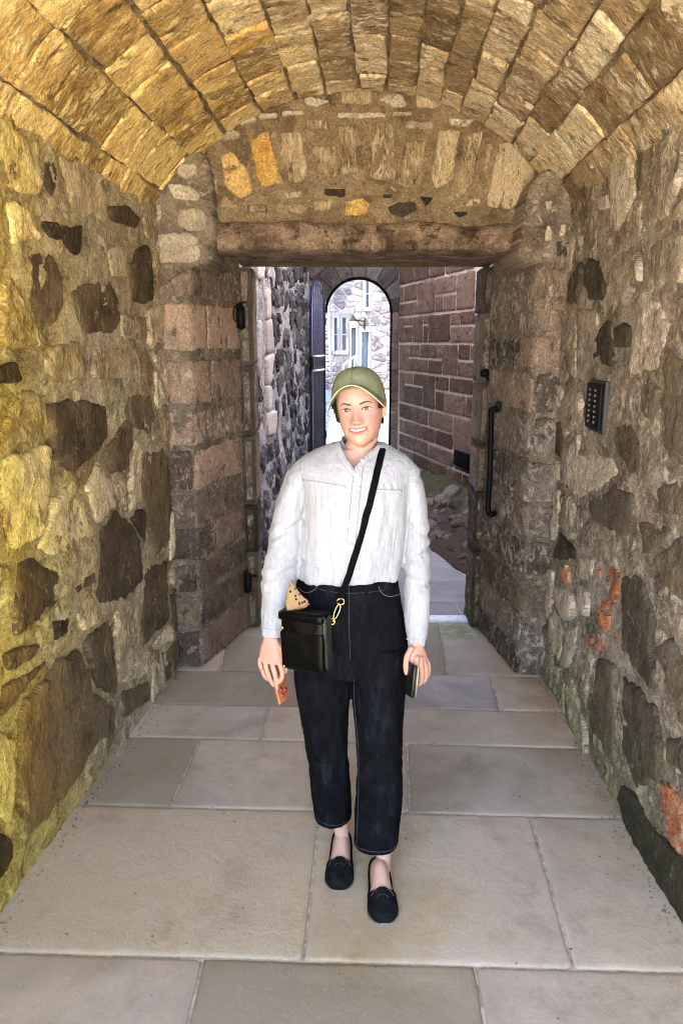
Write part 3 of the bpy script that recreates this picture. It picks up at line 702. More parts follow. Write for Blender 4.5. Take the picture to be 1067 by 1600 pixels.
# ---- lintel
def box_grid(name, x0, x1, y0, y1, z0, z1, mat, parent, amp, step=.03, seed=0, droop=None):
    bm = bmesh.new(); bmesh.ops.create_cube(bm, size=1)
    for q in bm.verts: q.co = Vector((x0 + (q.co.x+.5)*(x1-x0), y0 + (q.co.y+.5)*(y1-y0), z0 + (q.co.z+.5)*(z1-z0)))
    bmesh.ops.bevel(bm, geom=bm.edges[:], offset=min(.016, (x1-x0)*.1, (z1-z0)*.1), segments=3, affect='EDGES')
    mx = max(x1-x0, z1-z0)
    for _ in range(int(math.ceil(math.log2(mx / step)))):
        es = [e for e in bm.edges if e.calc_length() > step * 1.3]
        if not es: break
        bmesh.ops.subdivide_edges(bm, edges=es, cuts=1, use_grid_fill=True)
    bmesh.ops.triangulate(bm, faces=bm.faces[:]); bm.normal_update()
    co = np.array([q.co[:] for q in bm.verts]); nn = np.array([q.normal[:] for q in bm.verts])
    co = co + nn * (fbm(co, 7, 4, seed)[:, None] * amp + fbm(co, 28, 3, seed+2)[:, None] * amp * .4)
    if droop: co[:, 2] += droop(co)
    bm.verts.index_update(); F = [[q.index for q in f.verts] for f in bm.faces]; bm.free()
    w = np.where(np.abs(nn[:, [0]]) > .7, co[:, [1]], co[:, [0]]); hh = np.where(np.abs(nn[:, [2]]) > .7, co[:, [1]], co[:, [2]])
    return add(name, co, F, mat, parent, True, np.hstack([w, hh]))
xs_ = np.linspace(-.70, .93, 130); nn_ = 56; tt_ = np.linspace(0, 2*math.pi, nn_, endpoint=False)
cy_ = np.sign(np.cos(tt_)) * np.abs(np.cos(tt_))**.32; cz_ = np.sign(np.sin(tt_)) * np.abs(np.sin(tt_))**.40; V = []
for i, x in enumerate(xs_):
    q = np.array([x, 0, 0]); up = 2.362 + .022 * float(fbm(q[None], 2.4, 3, 5)[0]) - .012 * (x > .55); lo = 2.210 + .006 * float(fbm(q[None], 3.0, 3, 9)[0])
    e = min(1, (i + .4) / 3, (len(xs_) - i - .6) / 3)**.5
    for k in range(nn_): V.append((x, 4.352 + .305 * cy_[k], (up + lo)/2 + (up - lo)/2 * cz_[k] * (.75 + .25*e)))
V = np.array(V); ctr = np.column_stack([V[:, 0], np.full(len(V), 4.35), np.full(len(V), 2.28)]); d_ = V - ctr; d_ /= np.linalg.norm(d_, axis=1)[:, None]
am = fbm(V * [.5, 1, 1.6], 9, 4, 4) * .020 + fbm(V * [.6, 1, 1.5], 34, 3, 6) * .008; am = np.where(V[:, 2] < 2.22, am * .4, am)
V = V + d_ * am[:, None]; uv_ = np.column_stack([V[:, 0], V[:, 2] * 1.0 + V[:, 1]])
V = np.vstack([V, [[-.70, 4.35, 2.28]], [[.93, 4.35, 2.28]]]); uv_ = np.vstack([uv_, [[0, 0]], [[0, 0]]]); m_ = len(xs_)
F = grid_faces(m_, nn_, True) + [(m_*nn_, (k+1) % nn_, k) for k in range(nn_)] + [(m_*nn_+1, (m_-1)*nn_+k, (m_-1)*nn_+(k+1) % nn_) for k in range(nn_)]
lt = add('lintel', V, F, M_lintel, None, True, uv_)
tag(lt, 'long weathered brown stone lintel over the doorway', 'lintel')

# ---- piers either side of the doorway: path in plan wrapped by stones
class Path:
    def __init__(s, pts, side):
        P = [np.array(p, float) for p in pts]; out = []
        for i in range(len(P)-1):                                   # round the arris a little
            for t in np.linspace(0, 1, 24, endpoint=(i == len(P)-2)): out.append(P[i]*(1-t)+P[i+1]*t)
        o = np.array(out)
        for _ in range(2): o[1:-1] = o[1:-1]*.5 + .25*(o[:-2]+o[2:])
        s.o = o; d = np.linalg.norm(np.diff(o, axis=0), axis=1); s.L = np.concatenate([[0], np.cumsum(d)])
        T = np.gradient(o, axis=0); T /= np.linalg.norm(T, axis=1)[:, None]; s.Nn = np.stack([T[:, 1], -T[:, 0]], 1) * side
        s.len = s.L[-1]
    def map(s, u, v, h):
        u = np.asarray(u, float); v = np.asarray(v, float); h = np.asarray(h, float)
        x = np.interp(u, s.L, s.o[:, 0]); y = np.interp(u, s.L, s.o[:, 1]); nx = np.interp(u, s.L, s.Nn[:, 0]); ny = np.interp(u, s.L, s.Nn[:, 1])
        return np.stack([x + nx*h, y + ny*h, v], -1)
PL = Path([(-.945, 3.975), (-.765, 3.995), (-.590, 4.60)], 1); PLc = .181
PR = Path([(1.150, 3.865), (.955, 3.885), (.868, 4.60)], -1); PRc = .196
def pier(surf, corner, label, bands, seed, ztop, mats):
    o = sheet('door_pier', surf, lin((0, surf.len, .0125)), lin((-.03, ztop, .0125)), M_pierj, amp=.008, f=10, seed=seed)
    tag(o, label, 'pillar'); rr = random.Random(seed); global sd_
    for (z0, z1, kind) in bands:
        g_ = .008; e = surf.len
        cells = {'q': [(-.01, e - .01)], 'h': [(-.01, corner + rr.uniform(.12, .2)), None], 's': [(-.01, corner*.9), None], 'm': [(.0, corner*.8)]}[kind]
        if cells[-1] is None: cells[-1] = (cells[0][1] + 2*g_, e - .01)
        for (a, b) in cells:
            j = lambda: rr.uniform(-.008, .008)
            mid = [(a + (b-a)*t, z0 + g_ + j()*.6) for t in np.linspace(0, 1, 5)] + [(a + (b-a)*t, z1 - g_ + j()*.6) for t in np.linspace(1, 0, 5)]
            stone(surf, mid, rr.choice(mats), o, h=.004 + rr.random()*.010, rough=.013, seed=sd_, n=56, edge=.012, irr=.10, round_=2, f=9, flatness=.15, sink=.02, corner=.022, dense=(.85, .65, .45, .25)); sd_ += 1
    return o
bL = [(0, .22, 's'), (.23, .42, 's'), (.43, .60, 's'), (.61, .80, 'h'), (.81, .98, 's'), (.99, 1.22, 's'), (1.23, 1.42, 'h'), (1.44, 1.68, 'h'), (1.72, 1.96, 'h'), (1.98, 2.15, 's')]
pl = pier(PL, PLc, 'left doorway pier of pinkish dressed quoins with a splayed side', bL, 31, 2.21, [M_pierL, M_pierL, M_pierL, M_pier])
bR = [(0, .15, 's'), (.16, .34, 's'), (.35, .55, 'h'), (.56, .75, 's'), (.76, .95, 's'), (.96, 1.17, 'h'), (1.18, 1.40, 's'), (1.41, 1.62, 's'), (1.63, 1.80, 'h'), (1.81, 2.12, 's')]
pr = pier(PR, PRc, 'right doorway pier of dark pitted stone beside the iron bar', bR, 33, 2.21, [M_pierd, M_pier, M_pierd])
# the piers' rounded shoulders above lintel level, plastered, running up into the vault
def shoulder(name, pts, y0, y1, parent, seed, mat):
    o = np.array(pts, float)
    p = outline([tuple(q) for q in o], 60, .03, seed, 3, .06)
    c = p.mean(0); r = p - c; rl = np.linalg.norm(r, axis=1)[:, None]; V = []; 
    rings = [(1, y1), (1, y0 + .03), (1 - .012/rl, y0 + .008), (1 - .035/rl, y0), ((1-.035/rl)*.7, y0), ((1-.035/rl)*.4, y0), ((1-.035/rl)*.15, y0)]
    for k, y in rings:
        q = c + r*k; V.append(np.column_stack([q[:, 0], np.full(60, y), q[:, 1]]))
    V = np.vstack(V + [np.array([[c[0], y0, c[1]]])]); n = 60; m = len(rings)
    V[:, 1] += fbm(V, 9, 4, seed) * .014
    F = grid_faces(m, n, True); F += [((m-1)*n+k, (m-1)*n+(k+1) % n, m*n) for k in range(n)]
    if area([tuple(q) for q in p]) > 0: pass
    else: F = [f[::-1] for f in F]
    ob = add(name, V, F, mat, parent, True, V[:, [0, 2]]); return ob
def xz(px, py, Y=4.0): q = at_depth(px, py, Y); return (float(q[0]), float(q[2]))
shoulder('pier_head', [xz(225, 470), xz(230, 330), xz(240, 280), xz(262, 246), xz(290, 232), xz(312, 234), xz(326, 252), xz(333, 290), xz(337, 345), xz(339, 396), xz(330, 415), xz(300, 418)], 3.955, 4.3, pl, 3, M_pierj)
shoulder('pier_head', [xz(912, 400, 3.9), xz(909, 330, 3.9), xz(902, 295, 3.9), xz(888, 274, 3.9), xz(866, 264, 3.9), xz(842, 270, 3.9), xz(824, 292, 3.9), xz(815, 325, 3.9), xz(811, 360, 3.9), xz(806, 400, 3.9), xz(815, 412, 3.9), xz(880, 415, 3.9)], 3.85, 4.3, pr, 6, M_pierj)
PHL = Flat((0, 3.955, 0), (1, 0, 0), (0, -1, 0)); PHR = Flat((0, 3.85, 0), (1, 0, 0), (0, -1, 0))
for p in [[(700,145),(785,140),(785,180),(740,205),(705,185)], [(665,215),(750,225),(800,265),(790,290),(690,280),(670,250)], [(705,320),(770,310),(820,330),(825,400),(770,420),(700,390)], [(600,310),(640,295),(640,370),(605,390)],
          [(615,420),(700,410),(790,430),(800,520),(700,530),(625,525)]]:
    stone(PHL, crop(p, 2.54, 0, 200, PHL), M_ty_w if p[0][0] < 702 else M_palestR, pl, h=.012, rough=.010, seed=sd_, n=24, edge=.010, irr=.2); sd_ += 1
for p in [[(440,185),(475,180),(470,225),(445,230)], [(450,290),(475,330),(470,370),(435,370)], [(510,285),(535,290),(530,340),(500,350)], [(565,220),(580,225),(575,250),(560,248)], [(430,415),(470,420),(470,445),(430,440)],
          [(345,200),(420,190),(430,300),(350,320)], [(480,360),(560,360),(560,450),(490,440)]]:
    stone(PHR, crop(p, 2.907, 700, 250, PHR), M_ty_w if len(p) and p[0][0] not in (345, 480) else M_pierd, pr, h=.010, rough=.008, seed=sd_, n=18, edge=.008, irr=.25); sd_ += 1
# wall behind the piers, up to the gatehouse mass (closes the doorway wall)
def wallbox(x0, x1, y0, y1, z0, z1): return MB().box(x0, x1, y0, y1, z0, z1)
dw = MB().prism([(-6.5, VE + .065), (-.775, VE + .065), (-.615, 4.60), (-.615, 4.84), (-6.5, 4.84)], -.05, 2.21)
dw.prism([(.985, VE + .065), (6.5, VE + .065), (6.5, 4.84), (.895, 4.84), (.895, 4.60)], -.05, 2.21)
dw.box(-6.5, 6.5, 4.115, 4.84, 2.375, 6.2)
dw.box(-6.5, -.72, 4.115, 4.84, 2.212, 2.373); dw.box(.95, 6.5, 4.115, 4.84, 2.212, 2.373)
dwo = dw.build('doorway_wall', M_rough, None, False); tag(dwo, 'plain back of the doorway wall facing the lane', 'wall')
# stone door frame
fr = empty('door_frame', (0.15, 4.7, 0)); tag(fr, 'narrow stone door frame round the opening to the lane', 'door frame')
rr = random.Random(2)
for side, x0, x1 in ((-1, -.602, -.516), (1, .812, .886)):
    z = 0
    while z < 2.19:
        L = rr.uniform(.28, .5); z1 = min(z + L, 2.19)
        if 2.19 - z1 < .2: z1 = 2.19
        o = box_grid('jamb_stone', x0 + rr.uniform(-.002, .002), x1 + rr.uniform(-.002, .002), 4.60, 4.83, z + .003, z1 - .003, M_frame, fr, .010, .02, int(z*100) + side); z = z1
box_grid('head_stone', -.60, .885, 4.672, 4.83, 2.206, 2.30, M_vaultd, fr, .006, .04, 77)

# ---- door ironwork
def iron(name, label, cat, pts, rad, extra=None, loc=None):
    part = cat in ('hinge', 'latch')
    m = MB().tube(spline(pts, 8 * len(pts)), rad, 8)
    if extra: extra(m)
    o = m.build(name, M_iron, fr if part else None)
    tag(o, label, None if part else cat); return o
A = lambda px, py, Y: tuple(at_depth(px, py, Y))
iron('iron_bar', 'long black hooked iron bar hanging on the right side of the doorway', 'iron bar',
     [A(781, 632, 4.36), A(779, 640, 4.36), A(768, 640, 4.36), A(767, 655, 4.36), A(766, 700, 4.36), A(764, 760, 4.36), A(762, 796, 4.36), A(767, 804, 4.34), A(773, 801, 4.36)], .0165,
     lambda m: (m.box(*sum([[A(781, 632, 4.36)[i] - s_, A(781, 632, 4.36)[i] + s_] for i, s_ in ((0, .02), (1, .03), (2, .018))], []), .004)))
iron('iron_latch', 'small forged iron latch on the right jamb above the bar', 'latch',
     [A(755, 580, 4.58), A(762, 592, 4.56), A(770, 597, 4.53), A(777, 597, 4.47)], .008,
     lambda m: m.tube([A(757, 583, 4.6), A(757, 583, 4.55)], .026, 10))
iron('iron_hinge', 'black iron hinge pin at the upper left of the doorway', 'hinge',
     [A(384, 472, 4.47), A(374, 474, 4.40), A(366, 482, 4.38), A(366, 498, 4.38), A(372, 506, 4.42)], .005,
     lambda m: (m.tube([A(376, 480, 4.47), A(377, 512, 4.47)], .026, 12), m.tube([A(376, 474, 4.47), A(376, 482, 4.47)], .014, 10)))
iron('iron_hinge', 'rusty iron hinge stub at the lower left of the doorway', 'hinge',
     [A(383, 893, 4.5), A(392, 899, 4.56), A(400, 900, 4.6)], .009,
     lambda m: (m.tube([A(387, 897, 4.50), A(388, 924, 4.50)], .024, 12),))

# ---- keypad
kpt = empty('keypad', tuple(RW.map(*[np.array(x) for x in (*c5([(685, 1215)])[0], 0)]))); tag(kpt, 'black metal keypad with two columns of round buttons on the right wall', 'keypad')
ku0, kv0 = c5([(650, 1210)])[0]; ku1, kv1 = c5([(728, 1020)])[0]
ku0, ku1 = min(ku0, ku1), max(ku0, ku1); kv0, kv1 = min(kv0, kv1), max(kv0, kv1); kc = (ku0+ku1)/2
def wallbox_on(surf, u0, u1, v0, v1, h0, h1, b=.003):
    m = MB().box(u0, u1, v0, v1, h0, h1, b)
    V = np.array(m.v); P = surf.map(V[:, 0], V[:, 1], V[:, 2]); m.v = [tuple(p) for p in P]
    # (u, v, h) is left-handed on this wall when it faces -x
    if np.dot(np.cross(surf.U, surf.V), surf.N) < 0: m.f = [q[::-1] for q in m.f]
    return m
wallbox_on(RW, ku0 - .012, ku1 + .012, kv0 - .014, kv1 + .012, -.005, .016, .005).build('back_plate', plain('dark_grey_plate', (.05, .05, .052), .6, .4, bscale=60, bstr=.3), kpt)
wallbox_on(RW, ku0, ku1, kv0, kv1, .0165, .032, .006).build('case', M_iron, kpt)
M_btn = plain('worn_steel_button', (.22, .22, .22), .35, .9)
for i in range(7):
    for s_ in (-1, 1):
        vz = kv1 - (i + 1.2) * (kv1 - kv0) / 8.6; uc = kc + s_ * (ku1 - ku0) * .2
        pth = [RW.map(np.array(uc), np.array(vz), np.array(h_)) for h_ in (.030, .036)]
        MB().tube(pth, .0050, 10).build('button', M_btn, kpt)

# grit and crumbs in the angle between floor and walls
rr = random.Random(91); m = MB()
for i in range(900):
    side = rr.random() < .5; y = rr.uniform(1.5, 3.95); dx = abs(rr.gauss(0, .028)) + .004
    x = (-1.0818 + .095 * (y - 2.104) + .012 + dx) if side else (1.06 + .0165 * (y - 2.055) - .012 - dx)
    if rr.random() < .12: x = rr.uniform(-.95, 1.0)
    r_ = rr.choice((.0015, .002, .003, .0045)); a = rr.uniform(0, 6); P8 = []
    for k in range(4): P8.append((x + r_*1.4*math.cos(a + k*math.pi/2), y + r_*math.sin(a + k*math.pi/2), .0015))
    m.put(P8 + [(x + r_*.3, y, .002 + r_*.9)], [(0, 1, 4), (1, 2, 4), (2, 3, 4), (3, 0, 4)])
go = m.build('grit', plain('stone_grit', (.13, .10, .07), .95, var=.5), floor, False); go['kind'] = 'stuff'

# ================================================================== THE LANE BEHIND THE DOORWAY
LLd = np.array([.039, 1.0, 0]); LLP = (-.44 - (10.5 - 4.84) * .039, 4.84, 0)
LL = Flat(LLP, LLd, (1.0, -.039, 0))
lwall = sheet('rubble_wall', LL, lin((0, 5.7, .022)), lin((-.03, 3.3, .022)), M_laneLm, amp=.025, f=7, amp2=.03, seed=22)
tag(lwall, 'left lane wall of blue grey rubble seen through the doorway', 'wall')
MB().box(-3.9, -.72, 4.845, 10.5, -.05, 5.8).build('backing', M_rough, lwall, False)  # unseen block, its height set to keep sun off the lane
cl = lambda p: crop(p, 3.2, 360, 400, LL)
quo = [cl(p) for p in [[(118,20),(158,20),(150,118),(122,112)], [(128,320),(140,320),(136,620),(122,560)],
      [(160,150),(190,170),(192,310),(165,320)], [(163,325),(192,315),(205,480),(168,490)], [(168,500),(206,485),(190,640),(172,640)], [(172,648),(192,645),(192,770),(176,775)], [(176,785),(215,770),(212,890),(178,900)]]]
brn = [cl(p) for p in [[(125,130),(155,130),(158,312),(130,316)], [(130,325),(158,320),(160,480),(138,480)], [(138,488),(160,488),(165,630),(140,630)], [(140,640),(165,640),(170,790),(142,790)], [(142,800),(170,800),(172,905),(145,905)]]]
for p in quo: stone(LL, p, M_quoin, lwall, h=.03, rough=.006, seed=sd_, n=24, edge=.01, irr=.04, round_=1); sd_ += 1
for p in brn: stone(LL, p, M_gatej, lwall, h=.005, rough=.006, seed=sd_, n=20, edge=.01, irr=.04, round_=1); sd_ += 1
rr = random.Random(14)
for p in fill_cells(.3, 5.7, 0, 3.2, .34, .19, quo + brn, .06, rr, keep=.85):
    if len(p) and max(q[0] for q in p) > .4: stone(LL, p, M_laneL, lwall, h=.012 + .02 * rr.random(), rough=.022, seed=sd_, n=28, edge=.02, irr=.3); sd_ += 1

RLd = np.array([-.2364, 1.0, 0]); RLP = (.76 + 5.66 * .2364, 4.84, 0)
RL = Flat(RLP, RLd, (-1.0, -.2364, 0))
rwall = sheet('ashlar_wall', RL, lin((0, 5.85, .03)), lin((-.2, 4.6, .03)), M_ashm, amp=.003, f=12, seed=23, h=.006)
tag(rwall, 'right lane wall of squared brown blocks with pale pointing', 'wall')
cr = lambda x, y: RL.uv(620 + x / 3.2, 400 + y / 3.2)
lines = [((20,155),(410,55)), ((15,310),(405,262)), ((15,437),(405,437)), ((15,578),(395,612)), ((15,735),(390,815)), ((15,812),(385,918)), ((15,875),(385,1020)), ((15,955),(385,1100)), ((20,1010),(385,1200))]
hz = [.5 * (cr(*a)[1] + cr(*b)[1]) for a, b in lines]
U = lambda x, ya: cr(x, ya)[0]
def ashlar(u0, u1, v0, v1):
    global sd_
    u0, u1 = min(u0, u1), max(u0, u1); v0, v1 = min(v0, v1), max(v0, v1)
    g_ = .013; j = lambda: R.uniform(-.003, .003)
    if u1 - u0 < .05 or v1 - v0 < .04: return
    poly = [(u0+g_+j(), v0+g_+j()), (u1-g_+j(), v0+g_+j()), (u1-g_+j(), v1-g_+j()), (u0+g_+j(), v1-g_+j())]
    stone(RL, poly, M_ash, rwall, h=.014 + R.random()*.004, rough=.007, seed=sd_, n=40, edge=.005, irr=.03, round_=1, corner=.012, f=18, flatness=.3, sink=.01, dense=(.85, .65, .45, .25)); sd_ += 1
tops = [hz[0] + .38] + hz
rows_ = [ # (course, [(x0, x1, split fraction, upper verticals, lower verticals)]) in crop x
 (0, [(15,90,None,[],[]), (90,165,.35,[],[]), (165,245,None,[],[]), (245,345,None,[],[]), (345,395,None,[],[])]),
 (1, [(15,105,.55,[40],[]), (105,195,None,[],[]), (195,300,.5,[],[235]), (300,395,None,[],[])]),
 (2, [(15,38,None,[],[]), (38,80,.35,[],[]), (80,135,None,[],[]), (135,160,.35,[],[]), (160,272,None,[],[]), (272,395,.45,[320],[])]),
 (3, [(15,65,None,[],[]), (65,230,.5,[118,205],[160]), (230,308,None,[],[]), (308,395,.5,[368],[])]),
 (4, [(15,42,None,[],[]), (42,132,.4,[82],[]), (132,195,None,[],[]), (195,395,.42,[262,385],[240,352])]),
 (5, [(15,72,None,[],[]), (72,160,None,[],[]), (160,285,None,[],[])]),
 (6, [(15,35,None,[],[]), (35,125,None,[],[]), (125,195,None,[],[]), (195,285,None,[],[])]),
 (7, [(15,80,None,[],[]), (80,160,None,[],[]), (160,290,None,[],[]), (290,395,None,[],[])]),
 (8, [(15,80,None,[],[]), (80,160,None,[],[]), (160,255,None,[],[]), (255,330,None,[],[]), (330,395,None,[],[])])]
yc_ = [60, 200, 330, 510, 680, 800, 880, 960, 1080]
for ci, cells in rows_:
    v1, v0 = tops[ci], tops[ci+1]
    for (xa, xb, sp, up_, lo_) in cells:
        f_ = lambda x: U(x, yc_[ci])
        if sp is None: ashlar(f_(xa), f_(xb), v0, v1)
        else:
            vm = v1 - (v1 - v0) * sp
            e = [xa] + up_ + [xb]; [ashlar(f_(e[i]), f_(e[i+1]), vm, v1) for i in range(len(e)-1)]
            e = [xa] + lo_ + [xb]; [ashlar(f_(e[i]), f_(e[i+1]), v0, vm) for i in range(len(e)-1)]
ashlar(U(285, 880), U(395, 880), tops[7], tops[5])
un = U(396, 600)
for k in range(len(tops) - 1):                                       # towards the doorway, out of the photograph
    u = un
    while u > .4: L = R.uniform(.35, .6); ashlar(max(u - L, .2), u, tops[k+1], tops[k]); u -= L
v = tops[0]
while v < 3.7:
    u = .2; 
    while u < 5.5: L = R.uniform(.35, .6); ashlar(u, min(u + L, 5.6), v, v + .36); u += L
    v += .36
MB().prism([(RLP[0]+.02, 4.84), (RLP[0]+.4, 4.84), (.76+.4, 10.9), (.78, 10.9)], -.2, 4.6).build('backing', M_rough, rwall, False)
vt = MB(); a = cr(305, 968); b = cr(376, 1072)
wallbox_on(RL, min(a[0], b[0]), max(a[0], b[0]), min(a[1], b[1]), max(a[1], b[1]), .0, .05, .005).build('wall_vent', plain('black_vent', (.006, .006, .006), .95, spec=.05), rwall)
print('ashlar course heights', [round(h, 2) for h in tops])

# ---- bank of moss and rubble at the foot of the ashlar wall
bx0 = lambda y: np.where(y < 6.4, 1.12 - .23 * (y - 5.0), .79 - .06 * (y - 6.4)) - .01
bx1 = lambda y: RLP[0] + .03 - .2364 * (y - 4.84)
class Bank:
    def map(s, u, t, h):                     # u = depth, t = 0 at the paving, 1 at the wall
        u = np.asarray(u, float); t = np.asarray(t, float)
        x0 = bx0(u); x1 = np.maximum(bx1(u), x0 + .03); z = .30 * (t ** .8) * np.minimum(1, (x1 - x0) / .6) - .012
        return np.stack([x0 + (x1 - x0) * t, u, z + h], -1)
BK = Bank()
t = NT('mossy_earth'); P = t.pos(); n1 = t.noise(P, 6, 6, .65); n2 = t.noise(P, 40, 6, .7); n3 = t.noise(P, 120, 4, .7)
c = t.ramp(n2, [(.3, (.03, .02, .014)), (.5, (.085, .055, .04)), (.7, (.16, .11, .08))])
zz = t.sep(P)[2]; f = t.math('MULTIPLY', t.step(n1, .36, .5), t.step(zz, .12, .2))
c = t.mix(t.math('MULTIPLY', f, .9), c, t.ramp(n3, [(.3, (.03, .028, .012)), (.5, (.085, .085, .028)), (.7, (.19, .18, .07))]))
M_bank = t.out(c, .95, t.bump(t.math('ADD', n2, t.math('MULTIPLY', n3, .6)), 1.0, .03), .2)
bk = sheet('mossy_bank', BK, lin((4.85, 10.4, .03)), lin((0, 1.0, .03)), M_bank, amp=.06, f=5, seed=40); tag(bk, kind='structure')
M_rockb = rock_mat('loose_rock', [(.07, .05, .038), (.13, .095, .072), (.20, .155, .12)], flake=(.36, .3, .25), flake_amt=.3, dark=(.03, .02, .015), dark_amt=.4)
rr = random.Random(77)
def rock(x, y, z, s, seed):
    bm = bmesh.new(); bmesh.ops.create_icosphere(bm, subdivisions=3, radius=1)
    co = np.array([q.co[:] for q in bm.verts]); r_ = np.random.RandomState(seed)
    for _ in range(9):                                              # broken faces
        n = r_.randn(3); n /= np.linalg.norm(n); d = r_.uniform(.5, .85); k = co @ n - d; co = co - np.maximum(k, 0)[:, None] * n
    co *= np.array([1.25, 1, .8]) * s * r_.uniform(.8, 1.2, 3); co += fbm(co, 14, 3, seed % 30)[:, None] * s * .08
    bm.verts.index_update(); F = [[q.index for q in f.verts] for f in bm.faces]; bm.free()
    o = bpy.data.objects.new('rock', mesh_data('rock', co, F, M_rockb, True, co[:, :2])); COL.objects.link(o)
    o.location = (x, y, z); o.rotation_euler = (rr.uniform(-.4, .4), rr.uniform(-.4, .4), rr.uniform(0, 6)); return o
k = 0
for i in range(52):
    u = rr.uniform(5.35, 8.0); tt = rr.uniform(.04, .58)
    s = rr.choice((.045, .06, .06, .085, .12)); p = BK.map(np.array(u), np.array(tt), np.array(0.0))
    o = rock(p[0] + s * .8, p[1], p[2] + s * .25, s, 500 + i)
    tag(o, 'brown broken rock in the rubble under the mossy bank', 'rock', 'loose rocks on the bank beside the lane')

# ---- gate wall with its round arch
GW = Flat((0, 10.5, 0), (1, 0, 0), (0, -1, 0))
ga0 = GW.uv(508, 560)[0]; ga1 = GW.uv(612, 560)[0]; gtop = GW.uv(560, 433)[1]; gc = (ga0 + ga1) / 2; gr = (ga1 - ga0) / 2; gs = gtop - gr
def in_arch(u, v, m=0.0): return ((np.abs(u - gc) < gr + m) & (v < gs)) | (((u - gc)**2 + (v - gs)**2 < (gr + m)**2) & (v >= gs))
gwall = sheet('gate_wall', GW, lin((-.75, 1.0, .02)), lin((-.03, 4.0, .02)), M_gatew, amp=.008, f=8, seed=51, mask=lambda u, v: ~in_arch(u, v, .015))
tag(gwall, 'dark stone end wall of the lane pierced by a round arch', 'wall')
arch_pts = [(gc + gr * math.cos(a), gs + gr * math.sin(a)) for a in np.linspace(0, math.pi, 25)]
# soffit and jamb lining of the arch, as voussoirs and jamb stones with depth
rr = random.Random(9)
def arch_block(p_in, p_out, y0, y1, mat, name='voussoir'):
    """p_in, p_out: inner and outer edge points (x, z), prism from y0 to y1"""
    poly = p_in + p_out[::-1]; n = len(poly)
    V = [(x, y0, z) for x, z in poly] + [(x, y1, z) for x, z in poly]
    F = [tuple(range(n)), tuple(range(n, 2*n))[::-1]] + [(i, n+i, n+(i+1) % n, (i+1) % n) for i in range(n)]
    bm = bmesh.new(); vs = [bm.verts.new(q) for q in V]; [bm.faces.new([vs[i] for i in f]) for f in F]
    bmesh.ops.recalc_face_normals(bm, faces=bm.faces); bmesh.ops.bevel(bm, geom=bm.edges[:], offset=.006, segments=1, affect='EDGES'); bm.verts.index_update()
    V = [q.co[:] for q in bm.verts]; F = [[q.index for q in f.verts] for f in bm.faces]; bm.free()
    uv = np.array([[q[0] + q[1], q[2]] for q in V]); return add(name, V, F, mat, gwall, False, uv)
NV = 9
MB().tube([(gc + (gr - .012)*math.cos(a), 10.52, gs + (gr - .012)*math.sin(a)) for a in np.linspace(0, math.pi, 30)] , .022, 8).tube([(gc + gr - .012, 10.52, 0), (gc + gr - .012, 10.52, gs)], .018, 8).build('iron_rim', M_iron, gwall)
for i in range(NV):
    a0, a1 = math.pi * i / NV + .006, math.pi * (i + 1) / NV - .006; aa = np.linspace(a0, a1, 4)
    arch_block([(gc + gr*math.cos(a), gs + gr*math.sin(a)) for a in aa], [(gc + (gr+.24)*math.cos(a), gs + (gr+.24)*math.sin(a)) for a in aa], 10.462, 10.86, M_gatew)
for side in (-1, 1):
    z = 0.0
    while z < gs - .02:
        L = rr.uniform(.24, .42); z1 = min(z + L, gs)
        if gs - z1 < .12: z1 = gs
        w = rr.choice((.085, .10)) if side > 0 else .16
        xi = gc + side * gr; xo = gc + side * (gr + w)
        arch_block([(xi, z + .005), (xi, z1 - .005)], [(xo, z + .005), (xo, z1 - .005)], 10.462, 10.86, M_gatej if side > 0 else M_gatew, 'jamb_stone'); z = z1
gpoly = [[(gc + (gr + .25) * math.cos(a), gs + (gr + .25) * math.sin(a)) for a in np.linspace(0, math.pi, 14)], [(ga0 - .17, 0), (ga1 + .11, 0), (ga1 + .11, gs + .02), (ga0 - .17, gs + .02)]]
for p in fill_cells(-.7, .95, 0, 3.6, .34, .24, gpoly, .015, rr):
    stone(GW, p, M_gatew, gwall, h=.014 + .008 * rr.random(), rough=.010, seed=sd_, n=22, edge=.012, irr=.05, round_=1); sd_ += 1
cb = MB().box(-2, gc - gr - .12, 10.53, 10.86, -.05, 4.2); cb.box(gc + gr + .1, 2.5, 10.53, 10.86, -.05, 4.2); cb.box(gc - gr - .12, gc + gr + .1, 10.53, 10.86, gs + gr + .2, 4.2)
cb.build('core', M_rough, gwall, False)

# ---- iron gate leaf, swung back into the lane
hx, hy = gc - gr - .01, 10.44; q = at_depth(486, 560, 9.72); fx, fy = float(q[0]), 9.72
gt = empty('iron_gate', (hx, hy, 0)); tag(gt, 'tall blue black iron gate leaf with arched top, standing open', 'gate')
gd = np.array([fx - hx, fy - hy]); gwid = np.linalg.norm(gd); gd /= gwid
def gpt(s, z, o=0.0): return (hx + gd[0]*s - gd[1]*o, hy + gd[1]*s + gd[0]*o, z)
ghc = gwid / 2; gtp = 2.52; gsp = gtp - .42
def gate_top(s): return gsp + (gtp - gsp) * math.sqrt(max(0, 1 - ((s - ghc) / ghc)**2))
ss = np.linspace(0, math.pi, 24)
fr_pts = [gpt(0, .06), gpt(0, gsp)] + [gpt(ghc - ghc*math.cos(a), gsp + (gtp-gsp)*math.sin(a)) for a in ss[1:-1]] + [gpt(gwid, gsp), gpt(gwid, .06)]
MB().tube(fr_pts, .018, 6).build('gate_frame', M_blue, gt)
M_gbar = plain('weathered_bar', (.16, .165, .21), .45, .4, bscale=60)
for i in range(6):
    s_ = gwid * (i + 1) / 7
    MB().tube([gpt(s_, .1), gpt(s_, gate_top(s_) - .01)], .010, 6).build('bar', M_gbar, gt)
